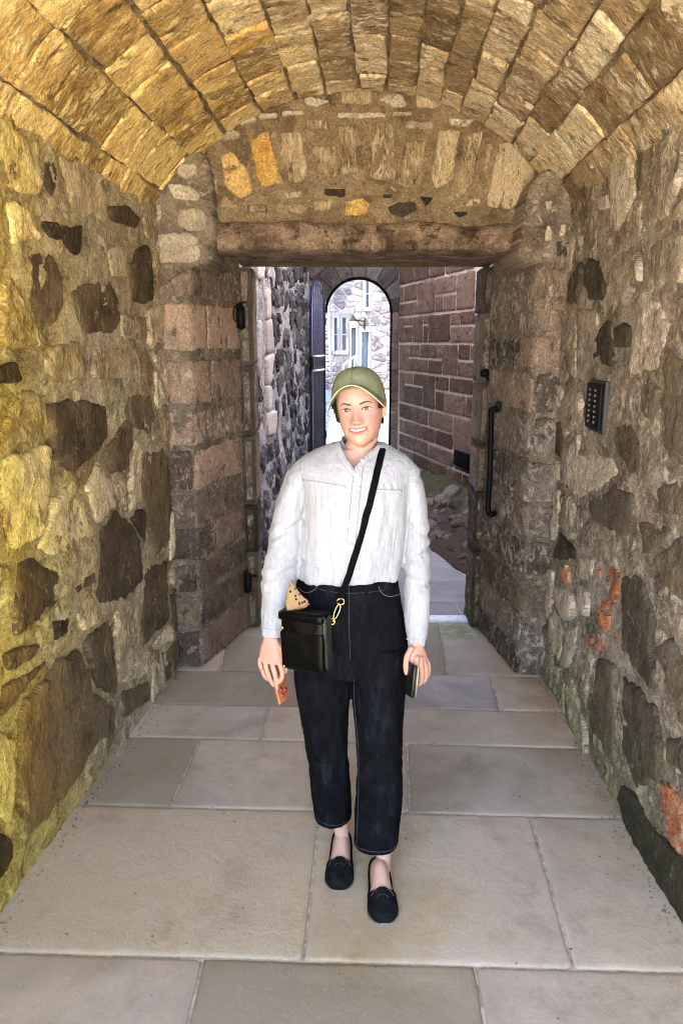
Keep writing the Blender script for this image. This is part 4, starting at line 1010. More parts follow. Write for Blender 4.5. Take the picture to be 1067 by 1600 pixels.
M_railg = plain('worn_bright_iron', (.38, .38, .42), .4, .8, bscale=60)
for z in (.12, 1.42, 1.60): MB().tube([gpt(.01, z), gpt(gwid - .01, z)], .014, 6).build('rail', M_iron if z < 1 else M_railg, gt)
for i in range(7):
    s_ = gwid * (i + .5) / 7
    MB().tube([gpt(s_ + .03*math.cos(a), 1.51 + .05*math.sin(a)) for a in np.linspace(0, 2*math.pi, 13)], .005, 5).build('scroll', M_iron, gt)
MB().box(fx - .02, fx + .03, fy - .03, fy + .03, 1.44, 1.60, .006).build('lock_box', M_iron, gt)
for z in (.5, 2.0): MB().tube([gpt(-.012, z), gpt(-.012, z + .09)], .026, 10).build('gate_hinge', M_iron, gt)

# ---- street and the sunny house across it
st = add('street', [(-8, 10.87, -.035), (9, 10.87, -.035), (9, 30.2, -.035), (-8, 30.2, -.035)], [(0, 1, 2, 3)], plain('street_bed', (.13, .14, .15), .9, bscale=40), smooth=False); tag(st, kind='structure')
m = MB(); rr = random.Random(15); y = 10.9; ri = 0
while y < 29.7:
    x = -.035 * y - .4 + (ri % 2) * .09
    while x < .085 * y + .4:
        w = rr.uniform(.15, .21); h_ = rr.uniform(-.006, .004)
        x0, x1, y0, y1 = x + .012, x + w - .012, y + .012, y + .118; c_ = .018
        m.put([(x0, y0, -.04), (x1, y0, -.04), (x1, y1, -.04), (x0, y1, -.04), (x0+c_, y0+c_, h_), (x1-c_, y0+c_, h_), (x1-c_, y1-c_, h_), (x0+c_, y1-c_, h_)],
              [(4,5,6,7), (0,1,5,4), (1,2,6,5), (2,3,7,6), (3,0,4,7)]); x += w
    y += .13; ri += 1
t = NT('grey_setts'); P = t.pos(); n = t.noise(t.scale(P, (1, 1, 1)), 5, 5); n2 = t.noise(P, 60, 4)
M_sett = t.out(t.mix(t.step(n2, .3, .7), t.mix(t.step(n, .35, .65), (.06, .085, .105), (.11, .14, .165)), (.16, .19, .215)), .6, t.bump(n2, .4, .01), .4)
so = m.build('cobble_setts', M_sett, st, False); so['kind'] = 'stuff'

for (x0, x1) in ((-12.0, -7.2), (9.4, 14.0)):  # unseen masses added beside the street to limit skylight on the house
    o = MB().box(x0, x1, 10.95, 29.8, -.1, 9.0).build('sky_blocker', M_rough, None, False); tag(o, 'added unseen block left of the street that limits skylight on the house' if x0 < 0 else 'added unseen block right of the street that limits skylight on the house', 'building')
HO = Flat((0, 30, 0), (1, 0, 0), (0, -1, 0))
house = empty('stone_house', (1, 30, 0)); tag(house, 'sunlit pale stone house across the street, seen through the arch', 'house')
hp = lambda x, y: HO.uv(x, y)
def hrect(px0, py0, px1, py1): a = hp(px0, py1); b = hp(px1, py0); return (a[0], b[0], a[1], b[1])
wins = [hrect(522.5, 497, 526.5, 548), hrect(535, 497, 540.5, 548), hrect(571.5, 437, 576.5, 480)]
doors = [hrect(549, 512, 556, 594), hrect(565, 519, 575.5, 594)]
holes = wins + doors
W_ = MB()
xs = sorted(set([-7.0, 9.0] + [h[0] for h in holes] + [h[1] for h in holes])); zs = sorted(set([-.1, 9.5] + [h[2] for h in holes] + [h[3] for h in holes]))
for i in range(len(xs)-1):
    for j in range(len(zs)-1):
        mx, mz = (xs[i]+xs[i+1])/2, (zs[j]+zs[j+1])/2
        if any(h[0] < mx < h[1] and h[2] < mz < h[3] for h in holes): continue
        W_.put([(xs[i], 30, zs[j]), (xs[i+1], 30, zs[j]), (xs[i+1], 30, zs[j+1]), (xs[i], 30, zs[j+1])], [(0, 1, 2, 3)])
for h in holes:
    W_.put([(h[0],30,h[2]),(h[1],30,h[2]),(h[1],30,h[3]),(h[0],30,h[3]),(h[0],30.25,h[2]),(h[1],30.25,h[2]),(h[1],30.25,h[3]),(h[0],30.25,h[3])], [(0,4,5,1),(1,5,6,2),(2,6,7,3),(3,7,4,0)])
wo_ = W_.build('wall', M_housem, house, False)
HS = MB().box(-7, 9, 30.3, 36, -.1, 9.5).build('body', M_rough, house, False)
tr = []
def margin(h, w=.065, sill=True, out_=.03):
    for (a, b, c_, d) in ((h[0]-w, h[0], h[2], h[3]), (h[1], h[1]+w, h[2], h[3])):
        z = c_
        while z < d - .05:
            z1 = min(z + rr.uniform(.3, .5), d)
            if d - z1 < .15: z1 = d
            ww = rr.choice((0, .02)); aa, bb = (a - ww, b) if a < h[0] else (a, b + ww)
            MB().box(aa, bb, 30 - out_, 30.1, z + .004, z1 - .004, .008).build('margin_stone', M_dress, house, False); z = z1
    MB().box(h[0]-w-.01, h[1]+w+.01, 30 - out_ - .004, 30.1, h[3] + .004, h[3]+.2, .008).build('lintel_stone', M_dress, house, False)
    if sill: MB().box(h[0]-w-.02, h[1]+w+.02, 30 - .12, 30.1, h[2]-.14, h[2]-.004, .01).build('sill', M_dress, house, False)
    tr.append([(h[0]-w-.05, h[2]-.15), (h[1]+w+.05, h[2]-.15), (h[1]+w+.05, h[3]+.21), (h[0]-w-.05, h[3]+.21)])
for h in wins: margin(h)
for h in doors: margin(h, sill=False)
M_glass = plain('window_glass', (.10, .105, .13), .15, .0, .5); M_wfr = plain('painted_frame', (.55, .57, .6), .5)
for h in wins:
    w_ = MB().box(h[0], h[1], 30.14, 30.15, h[2], h[3]).build('window', M_glass, house, False)
    zc = (h[2]+h[3])/2; MB().box(h[0], h[1], 30.115, 30.139, zc-.02, zc+.02).build('glazing_bar', M_wfr, w_, False)
for h, c_ in zip(doors, ((.13, .15, .16), (.12, .145, .18))):
    d_ = MB().box(h[0], h[1], 30.16, 30.2, h[2], h[3]-.35).build('door', plain('painted_door', c_, .5), house, False)
    for k in (0, 1, 2):
        z0 = h[2] + .25 + k*.6
        MB().box(h[0]+.05, h[1]-.05, 30.145, 30.159, z0, z0+.42, .01).build('door_panel', plain('painted_panel', c_, .45), d_, False)
    MB().box(h[0], h[1], 30.16, 30.17, h[3]-.35, h[3]).build('fanlight', M_glass, house, False)
x0_, z0_ = hp(505, 600); x1_, z1_ = hp(625, 425)
for p in fill_cells(x0_ - .4, x1_ + .6, 0.02, z1_ + .5, .42, .22, tr, .02, rr):
    stone(HO, p, M_house, house, h=.02 + .012 * rr.random(), rough=.012, seed=sd_, n=14, edge=.02, irr=.06, round_=1, sink=.02); sd_ += 1
pipe = MB().tube([A(513, 400, 29.9), A(513, 470, 29.9), A(515.5, 540, 29.9), A(518, 592, 29.9)], .05, 8).build('drainpipe', plain('blue_grey_pipe', (.20, .23, .32), .5), house)
lamp = empty('wall_lantern', A(552, 500, 29.2)); tag(lamp, 'black wall lantern on a scrolled bracket on the sunny house', 'lantern')
c_ = A(551.5, 505, 29.2)
def zc(py): return A(551, py, 29.2)[2]
LB = MB(); q6 = lambda r_, z: [(c_[0] + r_*math.cos(a), c_[1] + r_*math.sin(a), z) for a in np.arange(6)*math.pi/3]
V = q6(.13, zc(502)) + q6(.085, zc(512)); MB().put(V, [tuple(range(6)), tuple(range(6, 12))[::-1]] + [(i, i+6, (i+1) % 6+6, (i+1) % 6) for i in range(6)]).build('lamp_glass', plain('lantern_glass', (.55, .58, .6), .1), lamp, False)
V = q6(.16, zc(502) + .004) + q6(.06, zc(495)) + q6(.03, zc(492)); MB().put(V, [tuple(range(6))[::-1]] + [(i, (i+1) % 6, (i+1) % 6+6, i+6) for i in range(6)] + [(i+6, (i+1) % 6+6, (i+1) % 6+12, i+12) for i in range(6)] + [tuple(range(12, 18))]).build('lamp_cap', M_iron, lamp, False)
MB().tube(spline([A(551, 503, 29.2), A(556, 500.5, 29.3), A(564, 501.5, 29.7), A(570, 502, 29.97)], 12), .022, 6).tube(spline([A(558, 501, 29.4), A(564, 508, 29.7), A(569, 513, 29.97)], 10), .016, 6).tube([A(569.5, 497, 29.97), A(569.5, 515, 29.97)], .03, 6).build('bracket', M_iron, lamp)
hr = empty('stair_rail', A(545, 580, 28.6)); tag(hr, 'slanting white handrail in front of the house doors', 'handrail')
MB().tube([A(536, 571, 28.6), A(555, 556, 28.6)], .028, 6).build('rail', M_wfr, hr)
for px_ in (537, 546, 554): MB().tube([A(px_, 571 - (px_-536)*.79, 28.6), tuple(at_depth(px_, 571 - (px_-536)*.79, 28.6)*np.array([1, 1, 0]))], .02, 6).build('post', M_wfr, hr)

# ================================================================== THE WOMAN AND WHAT SHE CARRIES
YB = 2.30
def ring(py, xl, xr, Yc, dy, n=48, pw=2.3):
    a = at_depth(xl, py, Yc); b = at_depth(xr, py, Yc); c = (a + b) / 2; hx_ = (b[0] - a[0]) / 2
    t = np.linspace(0, 2*math.pi, n, endpoint=False)
    cx = np.sign(np.cos(t)) * np.abs(np.cos(t))**(2/pw); sy = np.sign(np.sin(t)) * np.abs(np.sin(t))**(2/pw)
    return np.column_stack([c[0] + hx_*cx, Yc + dy*sy, np.full(n, c[2])])
def loft(rows, n=48, m=None, pw=2.3):
    rows = spline(rows, m or len(rows)*5); V = np.vstack([ring(*r, n=n, pw=pw) for r in rows]); m = len(rows)
    V = np.vstack([V, V[:n].mean(0)[None], V[-n:].mean(0)[None]]); F = grid_faces(m, n, True)
    F += [(m*n, (k+1) % n, k) for k in range(n)] + [(m*n+1, (m-1)*n+k, (m-1)*n+(k+1) % n) for k in range(n)]
    return V, F
def remesh(mb, voxel, smooth=0):
    me = bpy.data.meshes.new('tmp'); me.from_pydata(mb.v, [], mb.f)
    bm = bmesh.new(); bm.from_mesh(me)
    # every closed shell faces outwards
    bmesh.ops.recalc_face_normals(bm, faces=bm.faces); bm.to_mesh(me); bm.free()
    ob = bpy.data.objects.new('tmp', me); COL.objects.link(ob)
    md = ob.modifiers.new('r', 'REMESH'); md.mode = 'VOXEL'; md.voxel_size = voxel; md.adaptivity = 0
    if smooth: ms = ob.modifiers.new('s', 'SMOOTH'); ms.factor = .5; ms.iterations = smooth
    dg = bpy.context.evaluated_depsgraph_get(); ev = ob.evaluated_get(dg); m2 = ev.to_mesh()
    co = np.zeros(len(m2.vertices)*3); m2.vertices.foreach_get('co', co); co = co.reshape(-1, 3)
    nr = np.zeros(len(m2.vertices)*3); m2.vertices.foreach_get('normal', nr); nr = nr.reshape(-1, 3)
    F = [tuple(p.vertices) for p in m2.polygons]; ev.to_mesh_clear()
    bpy.data.objects.remove(ob); bpy.data.meshes.remove(me)
    return co.copy(), nr.copy(), F

woman = None
# ---- head, sculpted as a surface in head space: x to picture right, y forward is negative, z up, origin between the eyes
def prof(z, zs, vs): 
    zz = np.linspace(-.16, .16, 641); v_ = np.interp(zz, zs, vs); k = np.hanning(31); k /= k.sum(); v_ = np.convolve(np.pad(v_, 15, mode='edge'), k, 'valid'); return np.interp(z, zz, v_)
ZS = [-.112, -.105, -.096, -.082, -.065, -.045, -.02, .005, .03, .06, .085, .102, .112, .118]
WD = [.004, .020, .034, .046, .0555, .0605, .0650, .0675, .0685, .068, .058, .042, .024, .004]
FR = [.045, .066, .078, .083, .083, .082, .081, .083, .088, .083, .068, .048, .026, .004]
BKk = [.004, .010, .022, .045, .066, .078, .088, .094, .096, .090, .074, .054, .030, .004]
def gs_(x, s): return np.exp(-.5 * (x / s)**2)
def head_surface(az, z, off=0.0):
    w = prof(z, ZS, WD) + off; fr_ = prof(z, ZS, FR) + off; bk_ = prof(z, ZS, BKk) + off
    c_, s_ = np.cos(az), np.sin(az); pw = .93
    x = w * np.sign(s_) * np.abs(s_)**pw; y = -np.where(c_ > 0, fr_, bk_) * np.sign(c_) * np.abs(c_)**pw
    return x, y
def face_relief(x, z):
    d = np.zeros_like(x)
    zt = np.clip((.012 - z) / .047, 0, 1)                                  # nose ridge from root to tip
    amp = (.005 + .0215 * zt**1.2) * np.where(z < -.0355, np.exp(-((z + .0355) / .0062)**2), 1) * np.where(z > .012, np.exp(-((z - .012) / .009)**2), 1)
    d += amp * gs_(x, .0056 + .0044 * zt)
    for s in (-1, 1):
        d += .0075 * gs_(x - s*.0140, .0050) * gs_(z + .0355, .0055)          # wings of the nose
        d -= .003 * gs_(x - s*.006, .0025) * gs_(z + .0425, .002)
        d -= .0120 * gs_(x - s*.028, .0165) * gs_(z - .001, .0105)           # sockets
        d += .0052 * gs_(x - s*.030, .0125) * gs_(z - .0005, .0075)          # lids over the eyeball
        d += .0028 * gs_(x - s*.030, .018) * gs_(z - .020, .006)             # brow ridge
        d += .0070 * gs_(x - s*.037, .0150) * gs_(z + .032, .0140)           # cheek raised by the smile
        t_ = np.clip((-.036 - z) / .026, 0, 1); d -= .0026 * gs_(x - s*(.018 + .013*t_), .0030) * ((z < -.034) & (z > -.066))
        d -= .0022 * gs_(x - s*.0290, .0035) * gs_(z + .0555, .0040)         # corners of the mouth
    zm = z - (-.0590 + 7.0 * x**2)
    in_ = np.clip((.0315 - np.abs(x)) / .006, 0, 1)
    d += .0040 * gs_(x, .024) * gs_(z + .060, .018)
    d += in_ * (.0030 * gs_(zm - .0068, .0026) + .0042 * gs_(zm + .0070, .0032) - .0065 * gs_(zm, .0030))
    d -= .0028 * gs_(x, .014) * gs_(z + .079, .004)
    d += .0050 * gs_(x, .014) * gs_(z + .094, .010)
    return d
na, nz = 200, 170
az = np.linspace(-math.pi, math.pi, na, endpoint=False); zz = np.linspace(-.1115, .1175, nz)
AZ, ZZ = np.meshgrid(az, zz); X, Y = head_surface(AZ, ZZ); fwd = np.clip(np.cos(AZ), 0, 1)**.5
Y = Y - face_relief(X, ZZ) * fwd
HV = np.stack([X, Y, ZZ], -1).reshape(-1, 3); HF = grid_faces(nz, na, True)
HV = np.vstack([HV, [[0, HV[:na, 1].mean(), -.113]], [[0, 0, .1185]]]); HF += [(len(HV)-2, (k+1) % na, k) for k in range(na)] + [(len(HV)-1, (nz-1)*na+k, (nz-1)*na+(k+1) % na) for k in range(na)]
HM0 = 0
HM = Matrix.Translation(Vector(at_depth(562.0, 638.5, 2.30))) @ Matrix.Rotation(math.radians(-9), 4, 'Z') @ Matrix.Rotation(math.radians(-6.5), 4, 'Y') @ Matrix.Rotation(math.radians(-2), 4, 'X')
HMn = np.array(HM); HMi = np.array(HM.inverted())
def to_world(v): v = np.asarray(v, float); return v @ HMn[:3, :3].T + HMn[:3, 3]
def to_head(v): v = np.asarray(v, float); return v @ HMi[:3, :3].T + HMi[:3, 3]
def P_(px, py, Y): return Vector(at_depth(px, py, Y))

B = MB()
B.put(to_world(HV), HF)
# ears
for s in (-1, 1):
    bm = bmesh.new(); bmesh.ops.create_uvsphere(bm, u_segments=20, v_segments=14, radius=1)
    V = np.array([q.co[:] for q in bm.verts]); V = V * [.007, .0150, .027]; sc_e = 1 if s > 0 else .75; V = V * sc_e; V[:, 1] += -.12 * V[:, 2]
    V[:, 0] *= s; V = V @ np.array(Matrix.Rotation(math.radians(26 if s > 0 else -4), 3, 'Z')).T + [s*(.0725 if s > 0 else .069), .012, -.004]
    bm.verts.index_update(); F = [[q.index for q in f.verts] for f in bm.faces]; bm.free(); B.put(to_world(V), F)
    # the lobe
    if s > 0: B.tube([to_world([s*.069, .005, -.022]), to_world([s*.069, .002, -.031])], .0055, 8)
# neck
nk = [to_world([.0, .022, -.03]), to_world([.0, .018, -.08]), P_(560, 712, 2.325), P_(559, 735, 2.325), P_(556, 765, 2.32)]
v_, f_ = tube(spline([tuple(p) for p in nk], 16), list(np.interp(np.linspace(0, 1, 16), [0, .35, .7, 1], [.048, .046, .052, .075])), 32); B.put(v_, f_)
# trunk under the clothes
trunk = [(700, 530, 590, 2.32, .045), (712, 508, 610, 2.32, .055), (728, 488, 626, 2.315, .070), (760, 484, 628, 2.305, .098), (800, 486, 622, 2.305, .105), (860, 482, 614, 2.31, .090),
         (905, 478, 612, 2.31, .085), (960, 476, 618, 2.315, .095), (1000, 478, 618, 2.315, .095), (1020, 485, 612, 2.31, .08)]
B.put(*loft(trunk, 40, 60))
# legs
def limb(pts, rad, n=20, m=40):
    s = spline([tuple(p) + (r,) for p, r in zip(pts, rad)], m); v, f = tube(s[:, :3], list(s[:, 3]), n); B.put(v, f)
AL = P_(534, 1312, 2.375); AR = P_(599, 1352, 2.262)
limb([P_(508, 1035, 2.32), P_(512, 1110, 2.325), P_(516, 1180, 2.34), P_(524, 1250, 2.365), P_(533, 1295, 2.378), AL, AL + Vector((0, 0, -.035))], [.070, .060, .045, .036, .026, .0235, .028])
limb([P_(588, 1035, 2.29), P_(592, 1110, 2.26), P_(594, 1180, 2.25), P_(596, 1260, 2.25), P_(599, 1325, 2.258), AR, AR + Vector((0, 0, -.035))], [.070, .060, .045, .036, .027, .0245, .029])
# feet: cross-sections from heel to toe
FS = np.array([(-.005, .012, .020, .030), (.01, .026, .052, .030), (.05, .031, .085, .038), (.085, .032, .090, .042), (.12, .034, .074, .04), (.155, .040, .056, .03), (.19, .043, .042, .022), (.215, .039, .034, .018), (.235, .026, .027, .015), (.243, .010, .018, .012)])
def foot_shell(heel, toe, off=0.0, n=36, m=60, zoff=.006):
    d = Vector((toe[0]-heel[0], toe[1]-heel[1], 0)); d.normalize(); sd = Vector((-d.y, d.x, 0)); R_ = spline(FS, m); V = []
    for s, w, h, _ in R_:
        w += off; h += off; t = np.linspace(0, 2*math.pi, n, endpoint=False)
        cx = np.sign(np.cos(t))*np.abs(np.cos(t))**.85; sz = np.sign(np.sin(t))*np.abs(np.sin(t))**np.where(np.sin(t) > 0, 1.0, .5)
        zc = min(.018, h*.45); zz_ = np.where(sz > 0, zc + (h - zc)*sz, zc + (zc + off*.2)*sz)
        k = (s - .119) * (1 + off*2/.243) + .119
        for a, b in zip(cx, zz_): q = Vector((heel[0], heel[1], 0)) + d*k + sd*(w*a); V.append((q.x, q.y, b + zoff))
    m = len(R_); F = grid_faces(m, n, True)
    V += [tuple(np.mean(V[:n], 0)), tuple(np.mean(V[-n:], 0))]; F += [(m*n, (k+1) % n, k) for k in range(n)] + [(m*n+1, (m-1)*n+k, (m-1)*n+(k+1) % n) for k in range(n)]
    return np.array(V), F, d, sd
tl = on_ground(529, 1392); tr_ = on_ground(600, 1444)
hl = np.array([tl[0] + .012, tl[1] + .243, 0]); hr_ = np.array([tr_[0] - .008, tr_[1] + .243, 0])
FEET = [(hl, tl), (hr_, tr_)]
for h_, t_ in FEET:
    v, f, _, _ = foot_shell(h_, t_); B.put(v, f)
# arms
limb([P_(488, 746, 2.315), P_(452, 800, 2.30), P_(438, 870, 2.27), P_(430, 940, 2.235), P_(426, 985, 2.215), P_(424, 1005, 2.21)], [.034, .033, .030, .026, .0245, .026], 18, 40)
limb([P_(620, 746, 2.315), P_(648, 800, 2.30), P_(649, 880, 2.275), P_(650, 950, 2.24), P_(650, 1000, 2.215), P_(650, 1020, 2.21)], [.034, .033, .030, .026, .0235, .025], 18, 40)
# hands
def palm(c0, c1, w0, w1, th, side):
    """slab of the hand from the wrist c0 to the knuckles c1; side = direction across the hand"""
    n = 28; m = 14; V = []
    for i in range(m):
        t = i / (m-1); c = c0.lerp(c1, t); w = w0 + (w1-w0) * math.sin(min(1, t*1.25) * math.pi/2); h = th * (1 - .25*t)
        ax = (c1-c0).normalized(); nn = ax.cross(side).normalized()
        for k in range(n):
            a = 2*math.pi*k/n; V.append(tuple(c + side * (w * math.copysign(abs(math.cos(a))**.8, math.cos(a))) + nn * (h * math.sin(a))))
    F = grid_faces(m, n, True); V += [tuple(c0), tuple(c1)]; F += [(m*n, (k+1) % n, k) for k in range(n)] + [(m*n+1, (m-1)*n+k, (m-1)*n+(k+1) % n) for k in range(n)]
    B.put(V, F)
def finger(pts, r0=.0088, r1=.0062):
    s = spline([tuple(p) for p in pts], 16); n = len(s); rad = np.interp(np.linspace(0, 1, n), [0, .3, .36, .6, .66, .9, 1], [r0, r0*.95, r0*1.0, r0*.86, r0*.9, r1, r1*.72])
    v, f = tube(s, list(rad), 12); B.put(v, f)
# her right hand (left in the picture): back of the hand outwards, fingers down over the phone
YH = 2.20
sl = Vector((.90, -.42, 0)).normalized()
palm(P_(424, 996, YH), P_(421, 1036, YH - .012), .024, .037, .0150, sl)
kn = [(437, 1036, -.022), (426, 1039, -.016), (415, 1037, -.008), (406, 1032, .004)]
tips = [[(441, 1050), (440, 1060), (436, 1067)], [(430, 1055), (432, 1068), (433, 1077)], [(419, 1053), (424, 1065), (428, 1072)], [(409, 1046), (414, 1057), (420, 1063)]]
for i, ((kx, ky, dy_), tp) in enumerate(zip(kn, tips)):
    finger([P_(kx + (422-kx)*.4, 1022, YH + dy_*.6), P_(kx, ky, YH + dy_ - .004)] + [P_(x_, y_, YH + dy_ - .006 + j*.004) for j, (x_, y_) in enumerate(tp)], (.0088, .0090, .0086, .0074)[i])
finger([P_(432, 1006, YH - .012), P_(442, 1020, YH - .022), P_(446, 1036, YH - .020), P_(446, 1051, YH - .012)], .0098, .0078)
# her left hand (right in the picture)
YR_ = 2.19
sr = Vector((.86, .50, 0)).normalized()
palm(P_(650, 1010, YR_ + .01), P_(655, 1040, YR_), .0225, .034, .0150, sr)
kn = [(650, 1042, -.022), (658, 1043, -.008), (664, 1040, .006), (668, 1034, .018)]
tips = [[(650, 1054), (649, 1063), (646, 1068)], [(659, 1055), (658, 1065), (654, 1070)], [(666, 1052), (664, 1062), (659, 1067)], [(670, 1045), (669, 1054), (664, 1060)]]
for i, ((kx, ky, dy_), tp) in enumerate(zip(kn, tips)):
    finger([P_(kx + (653-kx)*.4, 1026, YR_ + dy_*.6), P_(kx, ky, YR_ + dy_)] + [P_(x_, y_, YR_ + dy_ + .001 + j*.005) for j, (x_, y_) in enumerate(tp)], (.0088, .0090, .0085, .0074)[i])
finger([P_(643, 1012, YR_ - .010), P_(636, 1026, YR_ - .022), P_(634, 1040, YR_ - .024), P_(635, 1054, YR_ - .022)], .0098, .0078)

co, nr, F = remesh(B, .0023, 1)
hq = to_head(co); x_, y_, z_ = hq[:, 0], hq[:, 1], hq[:, 2]
face = (np.abs(z_) < .13) & (np.abs(x_) < .1) & (y_ < .02) & (y_ > -.13)
tone = np.tile(np.array([.44, .262, .208]), (len(co), 1))
def paint(mask, rgb):
    global tone
    m_ = np.clip(mask, 0, 1)[:, None]; tone = tone * (1 - m_) + np.array(rgb) * m_
mott = fbm(co, 60, 3, 2)[:, None]; tone *= 1 + .05 * mott
for s in (-1, 1): paint(.32 * gs_(x_ - s*.038, .018) * gs_(z_ + .034, .017) * face, (.50, .175, .13))
paint(.15 * gs_(x_, .012) * gs_(z_ + .036, .012) * face, (.48, .18, .14))
for s in (-1, 1): paint(.40 * gs_(x_ - s*.029, .015) * gs_(z_ - .006, .007) * face, (.42, .22, .16))
zm = z_ - (-.0590 + 7.0 * x_**2); lipw = np.clip((.0305 - np.abs(x_)) / .0020, 0, 1)
up_l = np.clip((.0088 - .0062*(np.abs(x_)/.030)**2 + .0012*gs_(np.abs(x_) - .006, .004) - zm) / .0014, 0, 1) * (zm > 0); lo_l = np.clip((zm + .0132 - .0095*(np.abs(x_)/.030)**2) / .0016, 0, 1) * (zm <= 0)
lip = (up_l + lo_l) * lipw * face; paint(lip * .97, (.50, .12, .115))
paint(.9 * gs_(zm, .0026) * np.clip((.0285 - np.abs(x_)) / .003, 0, 1) * face, (.12, .03, .03))
for s in (-1, 1):  # shade of nostrils, smile folds and nose sides painted into the skin
    paint(.75 * gs_(x_ - s*.0062, .0026) * gs_(z_ + .0430, .0022) * face * (y_ < -.08), (.20, .07, .05))
    t__ = np.clip((-.036 - z_) / .026, 0, 1); paint(.30 * gs_(x_ - s*(.018 + .013*t__), .0026) * ((z_ < -.034) & (z_ > -.064)) * face, (.38, .17, .12))
    paint(.35 * gs_(x_ - s*.0165, .003) * gs_(z_ + .036, .006) * face, (.38, .17, .12))
zlow = co[:, 2]
paint(np.clip((.95 - zlow) / .1, 0, 1) * np.clip((zlow - .5) / .1, 0, 1) * .5, (.46, .22, .15))       # hands
paint(np.clip((.3 - zlow) / .1, 0, 1) * .7, (.52, .34, .27))       # pale feet
t = NT('skin'); at = t.node('ShaderNodeAttribute', attribute_name='tone'); P = t.node('ShaderNodeTexCoord').outputs['Object']
nn_ = t.noise(P, 160, 4, .6); cc = t.mix(t.math('MULTIPLY', t.step(nn_, .35, .7), .16), at.outputs['Color'], t.mix(1.0, at.outputs['Color'], (.7, .6, .55), 'MULTIPLY'))
t.b.inputs['Subsurface Weight'].default_value = .12; t.b.inputs['Subsurface Radius'].default_value = (.9, .35, .2); t.b.inputs['Subsurface Scale'].default_value = .006
M_skin = t.out(cc, .52, t.bump(nn_, .12, .001), .35)
col4 = np.column_stack([tone, np.ones(len(tone))])
woman = add('person', co, F, M_skin, None, True, None, col4)
tag(woman, 'smiling woman in green cap, white blouse and black jeans walking through the passage', 'person')
HB = BVHTree.FromPolygons([tuple(v) for v in co], F)
print('body verts', len(co))

# ---- face details
def face_pt(x, z, lift=.001):
    o = Vector(to_world([x, -.2, z])); d = Vector(to_world([x, 0, z])) - o; h = HB.ray_cast(o, d.normalized(), .4)
    return h[0] - d.normalized() * lift if h[0] else Vector(to_world([x, -.09, z]))
t = NT('eye'); P = t.node('ShaderNodeTexCoord').outputs['Object']; xx = t.sep(P)
r2 = t.math('SQRT', t.math('ADD', t.math('POWER', xx[0], 2.0), t.math('POWER', xx[2], 2.0)))
c = t.ramp(t.math('MULTIPLY', r2, 100.0), [(.0, (.004, .004, .004)), (.22, (.006, .006, .006)), (.25, (.075, .095, .085)), (.45, (.06, .08, .075)), (.52, (.012, .014, .014)), (.60, (.42, .38, .36))])
M_eye = t.out(c, .12, None, .6)
M_lash = plain('dark_lashes', (.018, .011, .009), .7); M_brow = plain('brown_brow_hair', (.085, .045, .03), .8, var=.4); 
for s in (-1, 1):
    ex, ez = s*.0295, .0005
    p0 = face_pt(ex, ez, 0); V = []; n = 24
    ctr = p0 - (Vector(to_world([0, 0, 0])) - Vector(to_world([0, 1, 0]))).normalized() * .0
    # almond patch of the eyeball, domed, set in the lids
    F_ = []; V.append(Vector((0, -.0024, 0)))
    for rr_ in (.35, .7, 1.0):
        for k in range(n):
            a = 2*math.pi*k/n; lx = .0132 * math.cos(a) * rr_; up = .0046 if math.sin(a) > 0 else .0036
            lz = up * math.copysign(abs(math.sin(a))**1.15, math.sin(a)) * rr_; V.append(Vector((lx, -.0024 * (1 - rr_**2) + .0012*rr_**4, lz)))
    F_ += [(0, 1+k, 1+(k+1) % n) for k in range(n)]
    for q in range(2): F_ += [(1+q*n+k, 1+(q+1)*n+k, 1+(q+1)*n+(k+1) % n, 1+q*n+(k+1) % n) for k in range(n)]
    eo = bpy.data.objects.new('eye', mesh_data('eye', V, F_, M_eye)); COL.objects.link(eo)
    eo.matrix_world = Matrix.Translation(p0 + Vector(HMn[:3, :3] @ np.array([0, -.0006, 0]))) @ HM.to_3x3().to_4x4(); eo.parent = woman
    ls = [face_pt(ex + x, ez + z, .0022) for x, z in [(-.0142, -.0008 if s > 0 else .0005), (-.009, .0036), (0, .0052), (.009, .0036), (.0142, .0005 if s > 0 else -.0008)]]
    v, f = tube(spline([tuple(p) for p in ls], 14), list(.0011 + .0004*np.sin(np.linspace(0, math.pi, 14))), 6); add('upper_lashes', v, f, M_lash, woman)
    ls = [face_pt(ex + x, ez + z, .0016) for x, z in [(-.013, -.0015), (-.006, -.0034), (.003, -.0039), (.0125, -.0014)]]
    v, f = tube(spline([tuple(p) for p in ls], 12), .0006, 6); add('lower_lashes', v, f, M_brow, woman)
    bp = [face_pt(s*x, z, .0012) for x, z in [(.0125, .0150), (.020, .0172), (.030, .0202), (.038, .0205), (.0475, .0150)]]
    v, f = tube(spline([tuple(p) for p in bp], 18), list(np.interp(np.linspace(0, 1, 18), [0, .15, .6, 1], [.0014, .0026, .0022, .0006])), 8, True); add('eyebrow', v, f, M_brow, woman)
# teeth
V = []; n = 26
for i, x in enumerate(np.linspace(-.0225, .0225, n)):
    zt_ = -.0590 + 7.0*x*x + .0026; zb_ = -.0590 + 7.0*x*x - .0046 * math.sqrt(max(.01, 1 - (x/.0232)**2))
    for k in (0, .33, .66, 1): V.append(tuple(face_pt(x, -.0590 + 7.0*x*x, .0016) + Vector(HMn[:3, :3] @ np.array([0, -.0006*math.sin(k*3), zt_ + (zb_ - zt_)*k - (-.0590 + 7.0*x*x)]))))
teeth = add('teeth', V, grid_faces(n, 4), plain('teeth', (.50, .47, .43), .25, var=.04), woman)

